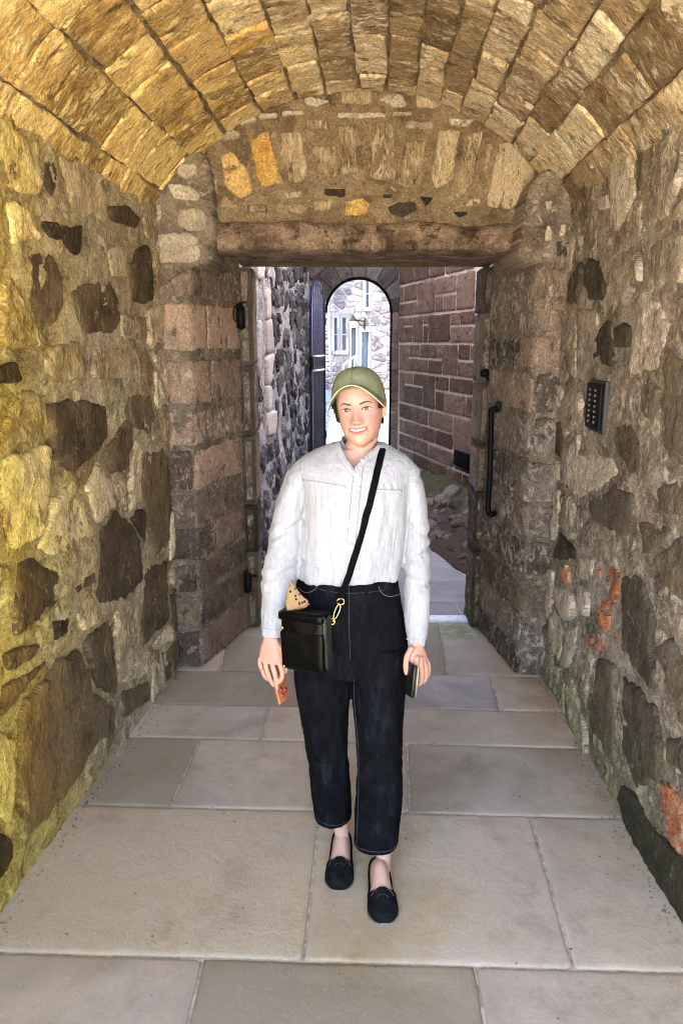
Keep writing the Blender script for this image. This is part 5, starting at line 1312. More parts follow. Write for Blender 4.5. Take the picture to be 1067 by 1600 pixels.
# ---- hair and cap
M_hair = plain('dark_brown_hair', (.020, .012, .009), .45, bscale=0); 
Vh = []; na2, nz2 = 90, 50
A2 = np.linspace(math.radians(53), math.radians(307), na2); Z2 = np.linspace(-.075, .055, nz2)
AA, ZH = np.meshgrid(A2, Z2); Xh, Yh = head_surface(AA, ZH, .0085); stro = fbm(np.stack([AA*14, ZH*20, AA*0], -1), 1, 3, 6) * .0022
Xh += np.sin(AA)*stro; Yh -= np.cos(AA)*stro
lowm = np.where(np.abs(AA - math.pi) > math.radians(88), np.where(AA > math.pi, -.034, -.004), np.where(np.abs(AA - math.pi) > math.radians(70), np.where(AA > math.pi, -.040, .012), -.055))
keep = (ZH > lowm).reshape(-1)
Hc = to_world(np.stack([Xh, Yh, ZH], -1).reshape(-1, 3)); Hf = [q for q in grid_faces(nz2, na2) if all(keep[i] for i in q)]
hair = add('hair', Hc, Hf, M_hair, woman)
mb = MB(); rs_ = random.Random(4)
for s, pts in ((-1, [(-.068, -.045, .012), (-.080, -.06, .030), (-.092, -.055, .020), (-.088, -.05, -.010), (-.072, -.045, -.022)]), (-1, [(-.066, -.045, .005), (-.084, -.05, .012), (-.090, -.045, -.008), (-.068, -.04, -.028)]),
               (1, [(.066, -.035, .010), (.078, -.03, .004), (.088, -.02, .020), (.094, -.02, .028)]), (-1, [(-.067, -.05, .010), (-.071, -.05, -.012), (-.069, -.045, -.030)]), (1, [(.068, -.03, .02), (.071, -.035, .002), (.070, -.03, -.012)]),
               (1, [(.02, .09, -.07), (.03, .085, -.10), (.05, .05, -.118)]), (-1, [(-.062, -.055, .02), (-.070, -.052, .002), (-.0705, -.045, -.016)])):
    mb.tube([to_world(p) for p in spline(pts, 16)], list(np.interp(np.linspace(0, 1, 16), [0, .5, 1], [.0010, .0007, .0003])), 5)
mb.build('loose_strands', M_hair, woman)
# low bun at the nape
bm = bmesh.new(); bmesh.ops.create_uvsphere(bm, u_segments=20, v_segments=14, radius=.026); V = np.array([q.co[:] for q in bm.verts]); V += fbm(V, 60, 3, 1)[:, None]*.002; bm.verts.index_update(); F_ = [[q.index for q in f.verts] for f in bm.faces]; bm.free()
add('hair_bun', to_world(V * [1, .8, 1] + [-.02, .108, -.03]), F_, M_hair, woman)

t = NT('olive_twill'); P = t.node('ShaderNodeTexCoord').outputs['Object']; n1 = t.noise(P, 22, 5, .6); n2 = t.noise(P, 900, 2, .5); n3 = t.noise(P, 70, 4, .6)
M_cap = t.out(t.mix(t.math('MULTIPLY', t.step(n2, .3, .7), .3), t.ramp(n3, [(.3, (.125, .14, .082)), (.7, (.19, .205, .125))]), (.25, .265, .18)), .9, t.bump(t.math('ADD', n1, t.math('MULTIPLY', n2, .15)), .7, .006), .15)
M_edge = plain('cream_edge', (.55, .46, .30), .8)
cap = None
n = 96; m = 30; V = []; thc = np.linspace(-math.pi, math.pi, n, endpoint=False)
def zb(a): return np.interp(np.abs(a), [0, .5, 1.1, 1.57, 2.2, 3.15], [.066, .058, .026, .006, -.004, -.010])
capX = .0815
for i in range(m):
    e = i/(m-1) * math.pi/2; rr_ = math.cos(e)**.72; hh_ = math.sin(e)**.95
    for a in thc:
        ry = .099 if math.cos(a) > 0 else .108; z0 = zb(a); pan = .0013 * abs(math.cos(a*3))**.35
        V.append((math.sin(a) * capX * rr_ * (1 + .02*hh_) , -math.cos(a) * ry * rr_ * (1 if math.cos(a) < 0 else 1 - .0), z0 + (.1225 - z0) * hh_ + pan*0))
V = np.array(V); nrm = V / np.linalg.norm(V + 1e-9, axis=1)[:, None]
aa_ = np.tile(thc, m); V += nrm * (fbm(V, 30, 3, 3)[:, None] * .0022 - np.exp(-((np.abs(np.sin(aa_*3)) / .06)**2))[:, None] * .0012)
F_ = grid_faces(m, n, True)
cap = add('cap', to_world(V), F_, M_cap, woman)
# brim
nb, mb_ = 40, 12; top = []; 
def brim(u, v, dz=0.0):             # u -1..1 across, v 0..1 outwards
    x = .0800 * math.sin(u * 1.42); a = u * 1.18; xr_ = .0795 * math.sin(a); yr_ = -.0965 * math.cos(a); zr_ = float(zb(np.array(a)))
    xo = .0870 * math.sin(u * 1.40); yo = -.094 - .062 * math.cos(u * 1.5) ; yo = yo * (1 - .30 * abs(u)**3); zo = .0640 - 10.2 * xo**2 + .008
    z = zr_ * (1-v) + zo * v + .006 * math.sin(v * math.pi)
    return (xr_*(1-v) + xo*v, yr_*(1-v) + yo*v, z + dz)
V = [brim(u, v, .001) for v in np.linspace(0, 1, mb_) for u in np.linspace(-1, 1, nb)] + [brim(u, v, -.0022) for v in np.linspace(0, 1, mb_) for u in np.linspace(-1, 1, nb)]
F_ = grid_faces(mb_, nb) + [tuple(i + nb*mb_ for i in q[::-1]) for q in grid_faces(mb_, nb)]
F_ += [((mb_-1)*nb+k, (mb_-1)*nb+k+1, nb*mb_+(mb_-1)*nb+k+1, nb*mb_+(mb_-1)*nb+k) for k in range(nb-1)]
add('cap_brim', to_world(V), F_, M_cap, cap)
v, f = tube([to_world(brim(u, 1.0, -.0008)) for u in np.linspace(-1, 1, 40)], .0015, 6); add('brim_edge', v, f, M_edge, cap)
v, f = tube([to_world([0, .004, .1205]), to_world([0, .004, .1235])], .0065, 12); add('cap_button', v, f, M_cap, cap)
mb = MB()
for k in range(6):
    a = math.pi/6 + k*math.pi/3 - math.pi/6*1; pts = []
    for i in range(12):
        e = (i/11*.94 + .03) * math.pi/2; rr_ = math.cos(e)**.72; hh_ = math.sin(e)**.95; ry = .099 if math.cos(a) > 0 else .108; z0 = float(zb(np.array((a + math.pi) % (2*math.pi) - math.pi)))
        pts.append(to_world([math.sin(a)*capX*rr_*(1+.02*hh_)*1.008, -math.cos(a)*ry*rr_*1.008, z0 + (.1225-z0)*hh_ + .0006]))
    mb.tube(pts, .0009, 5)
mb.build('cap_seam', plain('olive_thread', (.12, .14, .07), .8), cap)

# ---- blouse
SB = MB()
SB.put(*loft([(899, 463, 622, 2.300, .112), (870, 467, 628, 2.298, .118), (835, 470, 632, 2.296, .124), (795, 472, 635, 2.294, .128), (765, 472, 638, 2.296, .122), (738, 466, 641, 2.300, .106),
              (720, 467, 641, 2.308, .090), (708, 482, 629, 2.315, .074), (698, 503, 612, 2.322, .062), (691, 520, 602, 2.326, .056)], 72, 90, 2.35))
def sleeve(rows):
    SB.put(*loft(rows, 36, 70, 2.1))
sleeve([(712, 476, 508, 2.315, .030), (722, 462, 502, 2.313, .045), (738, 448, 494, 2.310, .056), (762, 439, 480, 2.306, .060), (800, 427, 474, 2.298, .058), (850, 417, 469, 2.282, .057), (900, 409, 464, 2.262, .054), (950, 408, 456, 2.240, .048), (975, 409, 451, 2.228, .042), (984, 411, 447, 2.224, .034)])
sleeve([(712, 602, 632, 2.315, .030), (722, 606, 644, 2.313, .045), (738, 614, 654, 2.310, .056), (762, 629, 662, 2.306, .060), (800, 632, 668, 2.298, .058), (850, 631, 671, 2.282, .055), (900, 630, 673, 2.262, .053), (950, 630, 672, 2.240, .047), (985, 633, 669, 2.228, .040), (998, 636, 666, 2.224, .034)])
SB.put(*loft([(980, 411, 446, 2.222, .033), (984, 410, 446, 2.222, .034), (991, 410, 445, 2.220, .034), (993, 411, 444, 2.220, .033)], 36, 16, 2.1))
SB.put(*loft([(994, 636, 666, 2.222, .033), (998, 635, 666, 2.222, .034), (1006, 635, 665, 2.220, .034), (1009, 636, 664, 2.220, .033)], 36, 16, 2.1))
co, nr, F = remesh(SB, .0042, 14)
# drape: gathers under the yoke, pull lines at the waist, creases at the elbows
x_, y_, z_ = co.T
front = nr[:, 1] < .3
yoke = at_depth(500, 757, 2.19)[2]
torso = (x_ > at_depth(476, 800, 2.25)[0]) & (x_ < at_depth(632, 800, 2.25)[0])
ph = fbm(np.column_stack([x_*1, z_*.18, y_*.5]), 26, 3, 4)
fold = .012 * ph * np.clip((yoke - z_) / .08, 0, 1) * torso
hemz = at_depth(540, 899, 2.3)[2]
fold += .0025 * np.sin(x_ * 60 + 6*fbm(co, 9, 2, 3)) * np.exp(-((z_ - hemz) / .05)**2) * torso
fold += .009 * fbm(np.column_stack([x_*.8, y_*.8, z_*.4]), 14, 3, 8) * (~torso)
fold += .006 * fbm(np.column_stack([x_*.4, y_*.4, z_ + .5*np.abs(x_)]), 26, 3, 15) * (~torso) * np.exp(-((z_ - 1.13) / .14)**2)
fold += .0016 * fbm(co, 60, 3, 21)
for (zc_, sl_, sg_, am_) in ((1.20, .9, -1, .006), (1.14, -.7, -1, .006), (1.08, .6, -1, .005), (1.21, -.9, 1, .006), (1.13, .7, 1, .006), (1.06, -.6, 1, .005), (1.36, -.8, -1, .004), (1.36, .8, 1, .004)):
    sx0 = at_depth(440 if sg_ < 0 else 650, 860, 2.25)[0]; arm = (~torso) & (np.sign(x_ - .04) == sg_)
    dz_ = z_ - (zc_ + sl_ * (x_ - sx0) * .6); fold -= am_ * np.exp(-(dz_ / .010)**2) * arm * (nr[:, 1] < .2); fold += am_ * .6 * np.exp(-((dz_ - .020) / .014)**2) * arm
for cxp in (503, 606):      # gathers where the yoke holds the cloth
    gxw = at_depth(cxp, 780, 2.18)[0]; fold += .004 * np.sin((x_ - gxw) * 300) * np.exp(-((x_ - gxw) / .022)**2) * np.exp(-np.clip(yoke - z_, 0, 1) / .03) * (z_ < yoke) * front
co = co + nr * fold[:, None]
t = NT('white_gauze'); P = t.node('ShaderNodeTexCoord').outputs['Object']
wrp = t.noise(P, 11, 3, .6, color=True); Pw = t.vadd(P, t.scale(wrp, (.02, .02, .03)))
cr1 = t.noise(t.scale(Pw, (1, 1, .05)), 130, 3, .6); cr2 = t.noise(t.scale(Pw, (.08, .08, 1)), 120, 3, .6); cr5 = t.noise(t.scale(Pw, (1, 1, .09)), 42, 4, .62); cr3 = t.noise(P, 420, 2, .6); cr4 = t.noise(t.scale(P, (1, 1, .3)), 34, 4, .6)
wt = t.step(t.noise(P, 7, 3), .4, .6)
hgt = t.math('ADD', t.math('ADD', t.math('MULTIPLY', cr1, t.math('ADD', .45, t.math('MULTIPLY', wt, .5))), t.math('MULTIPLY', cr2, t.math('SUBTRACT', .85, t.math('MULTIPLY', wt, .5)))), t.math('ADD', t.math('MULTIPLY', cr3, .2), t.math('ADD', t.math('MULTIPLY', cr4, .5), t.math('MULTIPLY', cr5, .75))))
M_blouse = t.out(t.mix(t.step(t.math('ADD', t.math('MULTIPLY', cr1, .5), t.math('MULTIPLY', cr5, .5)), .36, .6), (.285, .295, .33), (.34, .35, .378)), .9, t.bump(hgt, .9, .0055), .1)  # shading of the crinkles painted into the cloth colour
t.b.inputs['Sheen Weight'].default_value = .15
SBV = BVHTree.FromPolygons([tuple(v) for v in co], F)
def on(bvh, px, py, lift=.002):
    o = Vector(EYE); d = Vector(ray(px, py)).normalized(); h = bvh.ray_cast(o, d, 8)
    if not h[0]: return Vector(at_depth(px, py, 2.2)), Vector((0, -1, 0))
    n_ = h[1] if h[1].y < 0.2 else -h[1]
    return h[0] + n_ * lift, n_
# neckline: the cloth inside the V and the neck hole is cut away
Vpx = [(528, 680), (529, 692), (532, 704), (540, 719), (550, 734), (555.5, 741), (558, 730), (562, 720), (568, 714), (583, 706), (588.5, 699), (592, 680)]
def inside(px, py, poly):
    c_ = False; j = len(poly)-1
    for i in range(len(poly)):
        (xi, yi), (xj, yj) = poly[i], poly[j]
        if (yi > py) != (yj > py) and px < (xj-xi)*(py-yi)/(yj-yi+1e-12)+xi: c_ = not c_
        j = i
    return c_
def proj(p):
    z = p[2] - CH; d = p[1]*_c - z*_s; u = p[1]*_s + z*_c; return 533.5 + FPX*p[0]/d, 800 - FPX*u/d
F2 = []
ncx = at_depth(559, 695, 2.325)
for q in F:
    c_ = co[list(q)].mean(0)
    if c_[2] > 1.36 and abs(c_[0] - ncx[0]) < .09:
        px, py = proj(c_)
        if (c_[1] < 2.33 and inside(px, py, Vpx)) or (((c_[0]-ncx[0]-.003)/.051)**2 + ((c_[1]-2.335)/.048)**2 < 1): continue
    F2.append(q)
uvb = np.column_stack([co[:, 0] + co[:, 1], co[:, 2]])
blouse = add('blouse', co, F2, M_blouse, woman, True, uvb)
def ribbon(name, pts, nrm, width, mat, parent, thick=.0012, across=None):
    """flat band along pts, lying on normals nrm"""
    P = np.array([tuple(p) for p in pts]); N = np.array([tuple(p) for p in nrm]); T = np.gradient(P, axis=0); T /= np.linalg.norm(T, axis=1)[:, None]
    Sx = np.cross(T, N); Sx /= np.linalg.norm(Sx, axis=1)[:, None]; N = np.cross(Sx, T)
    if np.isscalar(width): width = [width]*len(P)
    V = []; F = []; m = len(P)
    for i in range(m):
        w = width[i]/2
        for a, b in ((-1, 0), (-.8, 1), (.8, 1), (1, 0), (.8, -1), (-.8, -1)): V.append(P[i] + Sx[i]*w*a + N[i]*thick*b)
    F = grid_faces(m, 6, True); F += [tuple(range(6))[::-1], tuple(range((m-1)*6, m*6))]
    return add(name, V, F, mat, parent, False if False else True)
def on_path(bvh, pxs, n, lift):
    s = spline(pxs, n); r = [on(bvh, a, b, lift) for a, b in s]; P = np.array([tuple(q[0]) for q in r]); N = np.array([tuple(q[1]) for q in r])
    k = np.array([.25, .5, .25])
    for _ in range(2):
        P[1:-1] = P[:-2]*.25 + P[1:-1]*.5 + P[2:]*.25; N[1:-1] = N[:-2]*.25 + N[1:-1]*.5 + N[2:]*.25
    N /= np.linalg.norm(N, axis=1)[:, None]; return P, N
# band collar, front left, front right and round the back of the neck
M_band = M_blouse
Pc, Nc = on_path(SBV, [(527, 692), (529.5, 703), (537.5, 719), (548, 734.5), (553.5, 742)], 24, .003); 
Pd, Nd = on_path(SBV, [(593, 698), (587, 706), (572, 716.5), (565.5, 723), (560.5, 733)], 24, .003)
back = [(ncx[0] + .003 + .054*math.sin(a), 2.338 - .050*math.cos(a), 1.462 + .012*(1-math.cos(a))/2 - .030*max(0, math.cos(a))) for a in np.linspace(math.radians(48), math.radians(312), 40)]
bn = [(math.sin(a), -math.cos(a), .25) for a in np.linspace(math.radians(48), math.radians(312), 40)]
ribbon('collar_band', Pc, Nc, .020, M_band, blouse, .0018); ribbon('collar_band', Pd, Nd, .020, M_band, blouse, .0018)
ribbon('collar_band', back, bn, .024, M_band, blouse, .0018)
Pp, Np = on_path(SBV, [(561, 728), (557, 760), (553, 800), (550, 835), (549, 848)], 30, .0022); ribbon('placket', Pp, Np, .026, M_band, blouse, .0014)
M_btn2 = plain('pearl_button', (.50, .52, .50), .25, .0, .6)
for px, py, r_ in ((566, 721, .0050), (560, 763, .0046), (552, 790, .0046), (551, 820, .0056), (563, 733, .0040)):
    p, nq = on(SBV, px, py, .0045); MB().tube([p, p + nq*.0018], r_, 14).build('shirt_button', M_btn2, blouse)
for pts in ([(474, 751), (505, 756), (540, 762)], [(583, 766), (605, 767), (627, 768)]):
    Py, Ny = on_path(SBV, pts, 24, .002); ribbon('yoke_seam', Py, Ny, .0085, M_band, blouse, .0016)
for pts in ([(410, 982), (427, 984), (447, 983)], [(635, 998), (650, 1000), (666, 998)]):
    Py, Ny = on_path(SBV, pts, 14, .0012); ribbon('cuff_seam', Py, Ny, .0045, M_band, blouse, .0012)
for pts in ([(474, 716), (470, 745), (473, 790)], [(637, 722), (640, 745), (634, 795)]):
    Py, Ny = on_path(SBV, pts, 20, .0010); ribbon('armhole_seam', Py, Ny, .003, M_band, blouse, .0010)

# ---- jeans
JB = MB()
JB.put(*loft([(880, 474, 616, 2.305, .098), (905, 465, 621, 2.305, .106), (930, 461, 625, 2.306, .112), (960, 458, 631, 2.308, .120), (1000, 457, 636, 2.308, .124), (1035, 457, 637, 2.306, .118), (1046, 466, 630, 2.306, .10)], 64, 50, 2.3))
JB.put(*loft([(1000, 457, 546, 2.315, .112), (1060, 459, 548.5, 2.318, .106), (1110, 468, 546, 2.322, .096), (1160, 477, 544, 2.332, .086), (1200, 483, 546, 2.345, .080), (1240, 487, 549, 2.360, .076), (1274, 491, 550, 2.372, .076)], 40, 70, 2.2))
JB.put(*loft([(1000, 546, 637, 2.300, .112), (1060, 549.5, 635, 2.285, .106), (1110, 551, 631, 2.268, .096), (1160, 556, 629, 2.255, .086), (1200, 557, 629, 2.248, .080), (1260, 555, 627, 2.244, .077), (1314, 551.5, 622, 2.245, .077)], 40, 80, 2.2))
co, nr, F = remesh(JB, .0042, 4)
x_, y_, z_ = co.T
fold = .006 * fbm(np.column_stack([x_, y_, z_*.5]), 15, 3, 31) + .009 * fbm(np.column_stack([x_*.4, y_*.4, z_]), 22, 3, 32) * (np.exp(-((z_ - .42) / .10)**2) + np.exp(-((z_ - .78) / .06)**2))
fold += .0012 * fbm(co, 70, 3, 33)
co = co + nr * fold[:, None]
t = NT('black_denim'); P = t.node('ShaderNodeTexCoord').outputs['Object']; tw = t.noise(t.scale(P, (1, 1, .22)), 750, 2, .6); n1 = t.noise(t.scale(P, (1, 1, .4)), 26, 6, .65); n2 = t.noise(t.scale(P, (1, 1, .05)), 260, 3, .6)
base = t.ramp(n1, [(.3, (.0022, .0023, .003)), (.55, (.0045, .0048, .0065)), (.75, (.014, .015, .02))])
M_denim = t.out(t.mix(t.math('MULTIPLY', t.step(t.math('ADD', t.math('MULTIPLY', tw, .5), t.math('MULTIPLY', n2, .5)), .52, .74), .35), base, (.028, .03, .038)), .85, t.bump(t.math('ADD', t.math('MULTIPLY', tw, .5), n1), .6, .003), .04)
JV = BVHTree.FromPolygons([tuple(v) for v in co], F)
jeans = add('jeans', co, F, M_denim, woman)
M_thr = plain('grey_thread', (.16, .16, .17), .8); M_thr2 = plain('dull_thread', (.045, .047, .055), .8)
def seam(name, pts, w, mat, parent, bvh=None, n=None, r=.0008):
    s, N_ = on_path(bvh or JV, pts, n or max(12, int(sum(math.hypot(pts[i+1][0]-pts[i][0], pts[i+1][1]-pts[i][1]) for i in range(len(pts)-1)) / 3)), .0008)
    v, f = tube(s, r, 5); return add(name, v, f, mat, parent)
seam('pocket_stitching', [(466, 918), (476, 926), (488, 924), (496, 916), (499, 905)], 0, M_thr, jeans)
seam('pocket_stitching', [(591, 916), (596, 927), (606, 932), (616, 931), (624, 928)], 0, M_thr, jeans)
seam('fly_seam', [(545, 912), (545, 950), (546, 1000), (547, 1030)], 0, M_thr2, jeans)
seam('waistband_seam', [(500, 921), (520, 925), (545, 927), (580, 925), (600, 922)], 0, M_thr2, jeans)
seam('side_seam', [(553, 1060), (554, 1100), (560, 1170), (560, 1240), (557, 1325)], 0, M_thr2, jeans)
seam('hem_stitching', [(493, 1279), (505, 1286), (520, 1290), (536, 1287), (548, 1280)], 0, M_thr2, jeans)
seam('hem_stitching', [(553, 1320), (566, 1327), (588, 1331), (608, 1329), (621, 1320)], 0, M_thr2, jeans, r=.001)
for pts in ([(515, 908), (514, 924)], [(572, 910), (572, 926)]):
    Py, Ny = on_path(JV, pts, 6, .003); ribbon('belt_loop', Py, Ny, .010, M_denim, jeans, .0014)

# ---- shoes
t = NT('black_suede'); P = t.node('ShaderNodeTexCoord').outputs['Object']; n1 = t.noise(P, 240, 4, .7); n2 = t.noise(P, 30, 4)
M_suede = t.out(t.mix(t.step(t.math('MULTIPLY', t.math('ADD', n1, n2), .5), .4, .65), (.003, .003, .0035), (.013, .013, .014)), .9, t.bump(n1, .7, .002), .08)
M_sole = plain('cream_sole', (.22, .20, .165), .7); M_bead = plain('jet_bead', (.05, .05, .055), .15, .3, .8)
for (h_, t_) in FEET:
    V, Fc, d, sd2 = foot_shell(h_, t_, .0055, 72, 110, .004)
    rel = V[:, :2] - np.array(h_[:2]); s_ = rel @ np.array([d.x, d.y]); w_ = rel @ np.array([sd2.x, sd2.y])
    # topline: low at the sides, high at the heel, a square vamp with a small peak over the toes
    vamp = .163 + .006 * (np.abs(w_) < .018) * -1 - .28 * np.clip(np.abs(w_) - .020, 0, 1)
    lim = np.where(s_ > vamp, 1.0, np.interp(s_, [0, .02, .05, .10, .15, .19], [.060, .056, .036, .027, .027, .036]))
    kp_ = V[:, 2] < lim
    Fk = [q for q in Fc if all(kp_[i] for i in q)]
    sh = add('shoe', V, Fk, M_suede, woman)
    # rim along the cut edge
    ed = {}
    for q in Fk:
        for i in range(len(q)): e = tuple(sorted((q[i], q[(i+1) % len(q)]))); ed[e] = ed.get(e, 0) + 1
    adj = {}
    for (a, b), k_ in ed.items():
        if k_ == 1: adj.setdefault(a, []).append(b); adj.setdefault(b, []).append(a)
    if adj:
        st_ = next(iter(adj)); loop = [st_]; prev = None; cur = st_
        while True:
            nx = [q for q in adj[cur] if q != prev]
            if not nx or nx[0] == st_: break
            prev, cur = cur, nx[0]; loop.append(cur)
            if len(loop) > 2000: break
        L_ = V[loop]; 
        for _ in range(6): L_ = .25*np.roll(L_, 1, 0) + .5*L_ + .25*np.roll(L_, -1, 0)
        v, f = tube(np.vstack([L_, L_[:1]]), .0022, 6, False); add('shoe_piping', v, f, M_suede, sh)
    V2, F3, _, _ = foot_shell(h_, t_, .0062, 48, 60, 0); V2[:, 2] = np.clip(V2[:, 2], 0.003, .0075); add('sole', V2, F3, M_sole, sh)
    mb = MB(); SV = BVHTree.FromPolygons([tuple(v) for v in V], Fk)
    for (a0, a1, rad_, cs, cw) in ((.3, 2.8, .017, .192, 0), (.2, 1.2, .026, .182, .010), (1.9, 2.9, .026, .182, -.010)):
        for a in np.linspace(a0, a1, 11):
            q = Vector((h_[0], h_[1], 0)) + d*(cs - rad_*math.sin(a)*.7) + sd2*(cw + rad_*math.cos(a)); hh = SV.ray_cast(q + Vector((0, 0, .2)), Vector((0, 0, -1)))
            if hh[0]: mb.tube([hh[0], hh[0] + Vector((0, 0, .0022))], .0014, 6)
    mb.build('beadwork', M_bead, sh)

# ---- crossbody bag
t = NT('black_leather'); P = t.node('ShaderNodeTexCoord').outputs['Object']; n1 = t.noise(P, 500, 3, .6); n2 = t.noise(P, 14, 4)
M_leather = t.out(t.mix(n2, (.0008, .0008, .0008), (.0016, .0016, .0016)), t.math('ADD', .22, t.math('MULTIPLY', n2, .2)), t.bump(t.math('ADD', n1, t.math('MULTIPLY', n2, 5.0)), .2, .0015), .10)
M_gold = plain('gold_metal', (.65, .45, .18), .25, 1.0, .5, var=.05); M_strap = plain('black_webbing', (.003, .003, .0035), .9, spec=.05, bscale=300)
bc = at_depth(478, 998, 2.125); bag = empty('bag', tuple(bc)); tag(bag, 'black leather crossbody bag with gold clip on a long black strap', 'bag')
BM_ = Matrix.Translation(Vector(bc)) @ Matrix.Rotation(math.radians(-24), 4, 'Z') @ Matrix.Rotation(math.radians(-2), 4, 'Y') @ Matrix.Diagonal((.92, .92, .97, 1))
def bagpart(name, mb_, mat, parent=bag, sub=0):
    V = np.array(mb_.v); V[:, :3] += 0
    V = V @ np.array(BM_)[:3, :3].T + np.array(BM_)[:3, 3]; return add(name, V, mb_.f, mat, parent)
def soft_box(x0, x1, y0, y1, z0, z1, b, bulge, seed):
    bm = bmesh.new(); bmesh.ops.create_cube(bm, size=2); bmesh.ops.subdivide_edges(bm, edges=bm.edges[:], cuts=14, use_grid_fill=True)
    c = np.array([(x0+x1)/2, (y0+y1)/2, (z0+z1)/2]); h = np.array([(x1-x0)/2, (y1-y0)/2, (z1-z0)/2])
    co = np.array([q.co[:] for q in bm.verts]); sg = co.copy(); co = co * h
    inner = np.clip(co, -(h - b), h - b); dd = co - inner; L = np.linalg.norm(dd, axis=1)[:, None] + 1e-9; co = inner + dd / L * np.minimum(L, b) * np.where(L > 1e-6, 1, 0)
    co = np.where(np.abs(sg) >= .999, co, co); co[:, 1] += np.sign(sg[:, 1]) * bulge * (1 - sg[:, 0]**2) * (1 - sg[:, 2]**2)
    co += fbm(co + c, 14, 3, seed)[:, None] * .0055 + c
    m = MB(); bm.verts.index_update(); m.put(co, [[q.index for q in f.verts] for f in bm.faces]); bm.free(); return m
bagpart('body', soft_box(-.078, .078, -.030, .030, -.095, .088, .014, .006, 1), M_leather)
flap = bagpart('flap', soft_box(-.080, .080, -.038, .028, .062, .092, .010, .003, 2), M_leather)
bagpart('front_pocket', soft_box(-.074, .074, -.037, -.024, -.090, .030, .006, .003, 3), M_leather)
bagpart('side_gusset', soft_box(.070, .084, -.022, .022, -.085, .080, .006, .002, 4), plain('worn_leather_edge', (.022, .024, .017), .4, bscale=300))
for (x, y, z) in ((-.055, -.049, .046), (-.058, -.046, -.078)):
    m = MB(); m.tube([(x, y, z), (x, y - .004, z)], .005, 12); bagpart('gold_stud', m, M_gold)
m = MB(); m.tube([(.086, -.028, -.080), (.086, -.028, .070), (.080, -.030, .086), (-.075, -.035, .088)], .0016, 6); bagpart('seam', m, plain('leather_piping', (.02, .02, .02), .35), bag)
# strap over her left shoulder, lying on the blouse
Ps, Ns = on_path(SBV, [(597, 703), (590, 733), (579, 780), (567, 824), (556, 862), (545, 898)], 60, .0042)
tailp = [P_(538, 918, 2.165), P_(533, 932, 2.155), P_(531, 938, 2.15)]
Pf = [Vector(p) for p in Ps] + tailp; Nf = [Vector(n_) for n_ in Ns] + [Vector((0, -1, .1))]*3
bk_pts = [(-.165, 2.24, 1.00), (-.168, 2.34, 1.04), (-.12, 2.435, 1.12), (-.02, 2.445, 1.26), (.06, 2.425, 1.36), (.092, 2.385, 1.43), (.108, 2.335, 1.462)]
p0_ = Vector(BM_ @ Vector((-.07, .0, .09))); topn = Pf[0]
bkp = spline([tuple(p0_)] + bk_pts + [tuple(Pf[0] + Vector((0, .03, .004)))], 50)
bnrm = []
for p in bkp:
    q = Vector((p[0] - .02, (p[1] - 2.30) * 1.6, max(0, p[2] - 1.44) * 14)); bnrm.append(q.normalized() if q.length > 1e-6 else Vector((0, 1, 0)))
allP = [Vector(p) for p in bkp] + Pf; allN = bnrm + Nf
ribbon('strap', allP, allN, .0205, M_strap, bag, .0012)
rg = P_(532, 940, 2.145); m = MB(); m.tube([rg + Vector((.011*math.cos(a), .002*math.sin(2*a), .009*math.sin(a))) for a in np.linspace(0, 2*math.pi, 21)], .0018, 8, False); m.build('gold_ring', M_gold, bag)
cl0 = P_(531, 944, 2.14); cl1 = P_(522, 967, 2.125)
m = MB(); dv = (cl1 - cl0); sdv = dv.cross(Vector((0, 1, 0))).normalized()
m.tube([cl0 + dv*(.5 - .5*math.cos(a)) + sdv * (.0065*math.sin(a)) for a in np.linspace(0, 2*math.pi, 25)], .0019, 8, False); m.tube([cl1, cl1 + dv*.18], .0042, 10); m.build('gold_clip', M_gold, bag)
m = MB(); cr_ = P_(519, 971, 2.125); m.tube([cr_ + Vector((.008*math.cos(a), 0, .009*math.sin(a))) for a in np.linspace(0, 2*math.pi, 17)], .0018, 6, False); m.build('gold_ring', M_gold, bag)
m = MB(); m.tube(spline([tuple(P_(529, 945, 2.15)), tuple(P_(533, 965, 2.14)), tuple(P_(527, 982, 2.14)), tuple(P_(521, 972, 2.135))], 16), .0014, 6); m.build('strap_loop', M_strap, bag)

# dotted cloth standing up out of the bag
cpx = [(455, 905), (461, 916), (471, 930), (483, 941), (481, 947), (466, 952), (450, 955), (447, 935)]
t = NT('dotted_cloth'); P = t.node('ShaderNodeTexCoord').outputs['Object']; v1 = t.voro(t.scale(P, (1, .001, 1.0)), 85)
M_dot = t.out(t.mix(t.step(v1, .36, .26), (.25, .165, .085), (.006, .005, .004)), .85, t.bump(t.noise(P, 60, 4), .4, .003), .2)
pts = [P_(x, y, 2.128 + .010*((x*7) % 3)/3) for x, y in cpx]; c0 = sum(pts, Vector())/len(pts); V = []; N_ = len(pts)
ol = spline([tuple(p) for p in pts + pts[:1]], 40)[:-1]
for dy_ in (-.004, .004):
    for k_ in (1.0, .55): V += [tuple(np.array(c0) + (np.array(p) - np.array(c0))*k_ + np.array([0, dy_ + (.003*math.sin(p[0]*300) if k_ < 1 else 0), 0])) for p in ol]
    V.append((c0.x, c0.y + dy_, c0.z))
M_ = len(ol); F_ = []
for o_, fl in ((0, False), (2*M_+1, True)):
    fs = [(o_+k, o_+(k+1) % M_, o_+M_+(k+1) % M_, o_+M_+k) for k in range(M_)] + [(o_+M_+k, o_+M_+(k+1) % M_, o_+2*M_) for k in range(M_)]
    F_ += [q[::-1] for q in fs] if fl else fs
F_ += [(k, 2*M_+1+k, 2*M_+1+(k+1) % M_, (k+1) % M_) for k in range(M_)]
sc_ = add('dotted_cloth', V, F_, M_dot); tag(sc_, 'tan cloth with black dots peeping out of the top of the bag', 'cloth')

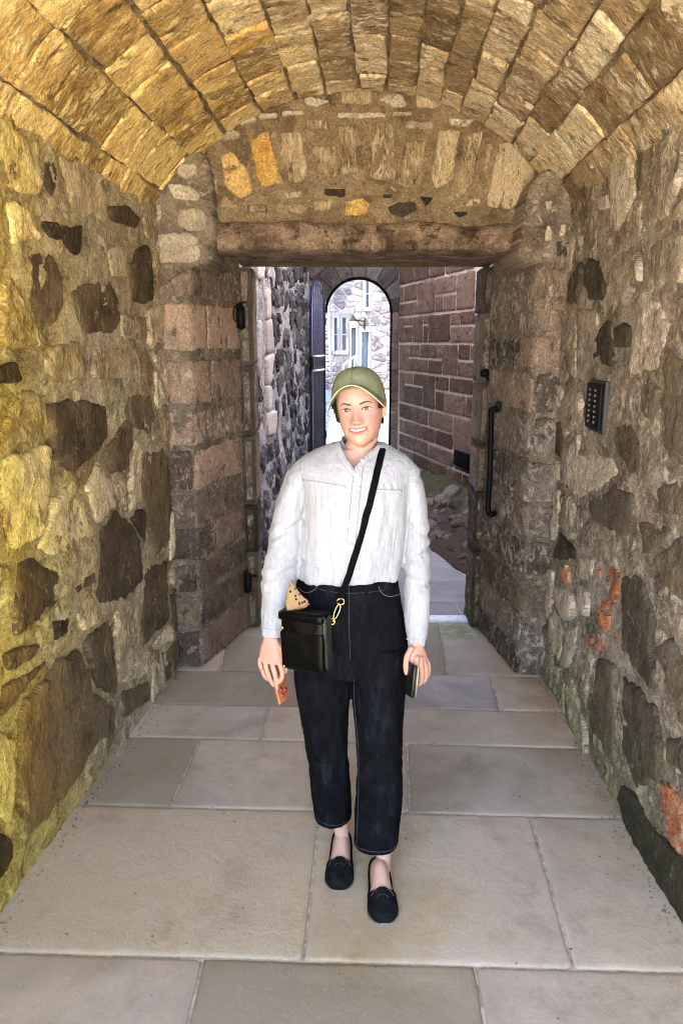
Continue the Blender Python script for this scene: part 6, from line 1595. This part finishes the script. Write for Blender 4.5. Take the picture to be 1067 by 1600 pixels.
# phones
def slab_at(name, c, ax_u, ax_n, w, h, th, mat, parent=None, b=.004):
    u = Vector(ax_u).normalized(); n_ = Vector(ax_n); n_ = (n_ - u * n_.dot(u)).normalized(); s_ = u.cross(n_)
    m = MB().box(-w/2, w/2, -th/2, th/2, -h/2, h/2, b); M3 = Matrix((s_, n_, u)).transposed()
    m.v = [tuple(M3 @ Vector(p) + Vector(c)) for p in m.v]; return m.build(name, mat, parent), M3
pa = P_(431, 1038, 2.246); pb = P_(445, 1096, 2.232); u_ = (pa - pb).normalized(); pc = pb + u_*.072
ph_ = empty('orange_phone', tuple(pc)); tag(ph_, 'phone in an orange brown case held in the hand beside the bag', 'phone')
nrm_ = Vector((-.80, -.60, -.1)); nrm2 = Vector((.90, -.44, .05))
o_, M3 = slab_at('case', pc, u_, nrm2, .066, .140, .010, plain('orange_leather', (.36, .13, .055), .5, bscale=200, bstr=.2), ph_, .0045)
t_ = M3 @ Vector((0, 1, 0))
for dx, dz in ((-.012, -.046), (-.012, -.028), (.010, -.037)):
    q = pc + M3 @ Vector((dx, .005, dz)); MB().tube([q, q + t_*.0025], .0075, 14).build('camera_lens', plain('red_lens', (.28, .02, .03), .15, .2, .8), ph_)
pa = P_(644, 1036, 2.155); pb = P_(639, 1087, 2.145); u_ = (pa - pb).normalized(); pc = pb + u_*.050
wl_ = empty('black_phone', tuple(pc)); tag(wl_, 'thin black phone held in the bare hand away from the bag', 'phone')
slab_at('case', pc, u_, Vector((-.90, -.42, 0)), .046, .100, .011, plain('black_case', (.007, .007, .008), .25, bscale=100, bstr=.2), wl_, .0035)
o_, M3 = slab_at('silver_edge', pc + Vector((.0085, -.004, 0)), u_, Vector((-.90, -.42, 0)), .043, .096, .0022, plain('silver_trim', (.5, .47, .38), .3, .9), wl_, .001)
# ring on her finger
m = MB(); c_ = P_(411, 1046, YH - .012); m.tube([c_ + Vector((.0088*math.cos(a), .0088*math.sin(a), .0015*math.cos(a))) for a in np.linspace(0, 2*math.pi, 17)], .0010, 6, False); m.build('finger_ring', M_gold, woman)
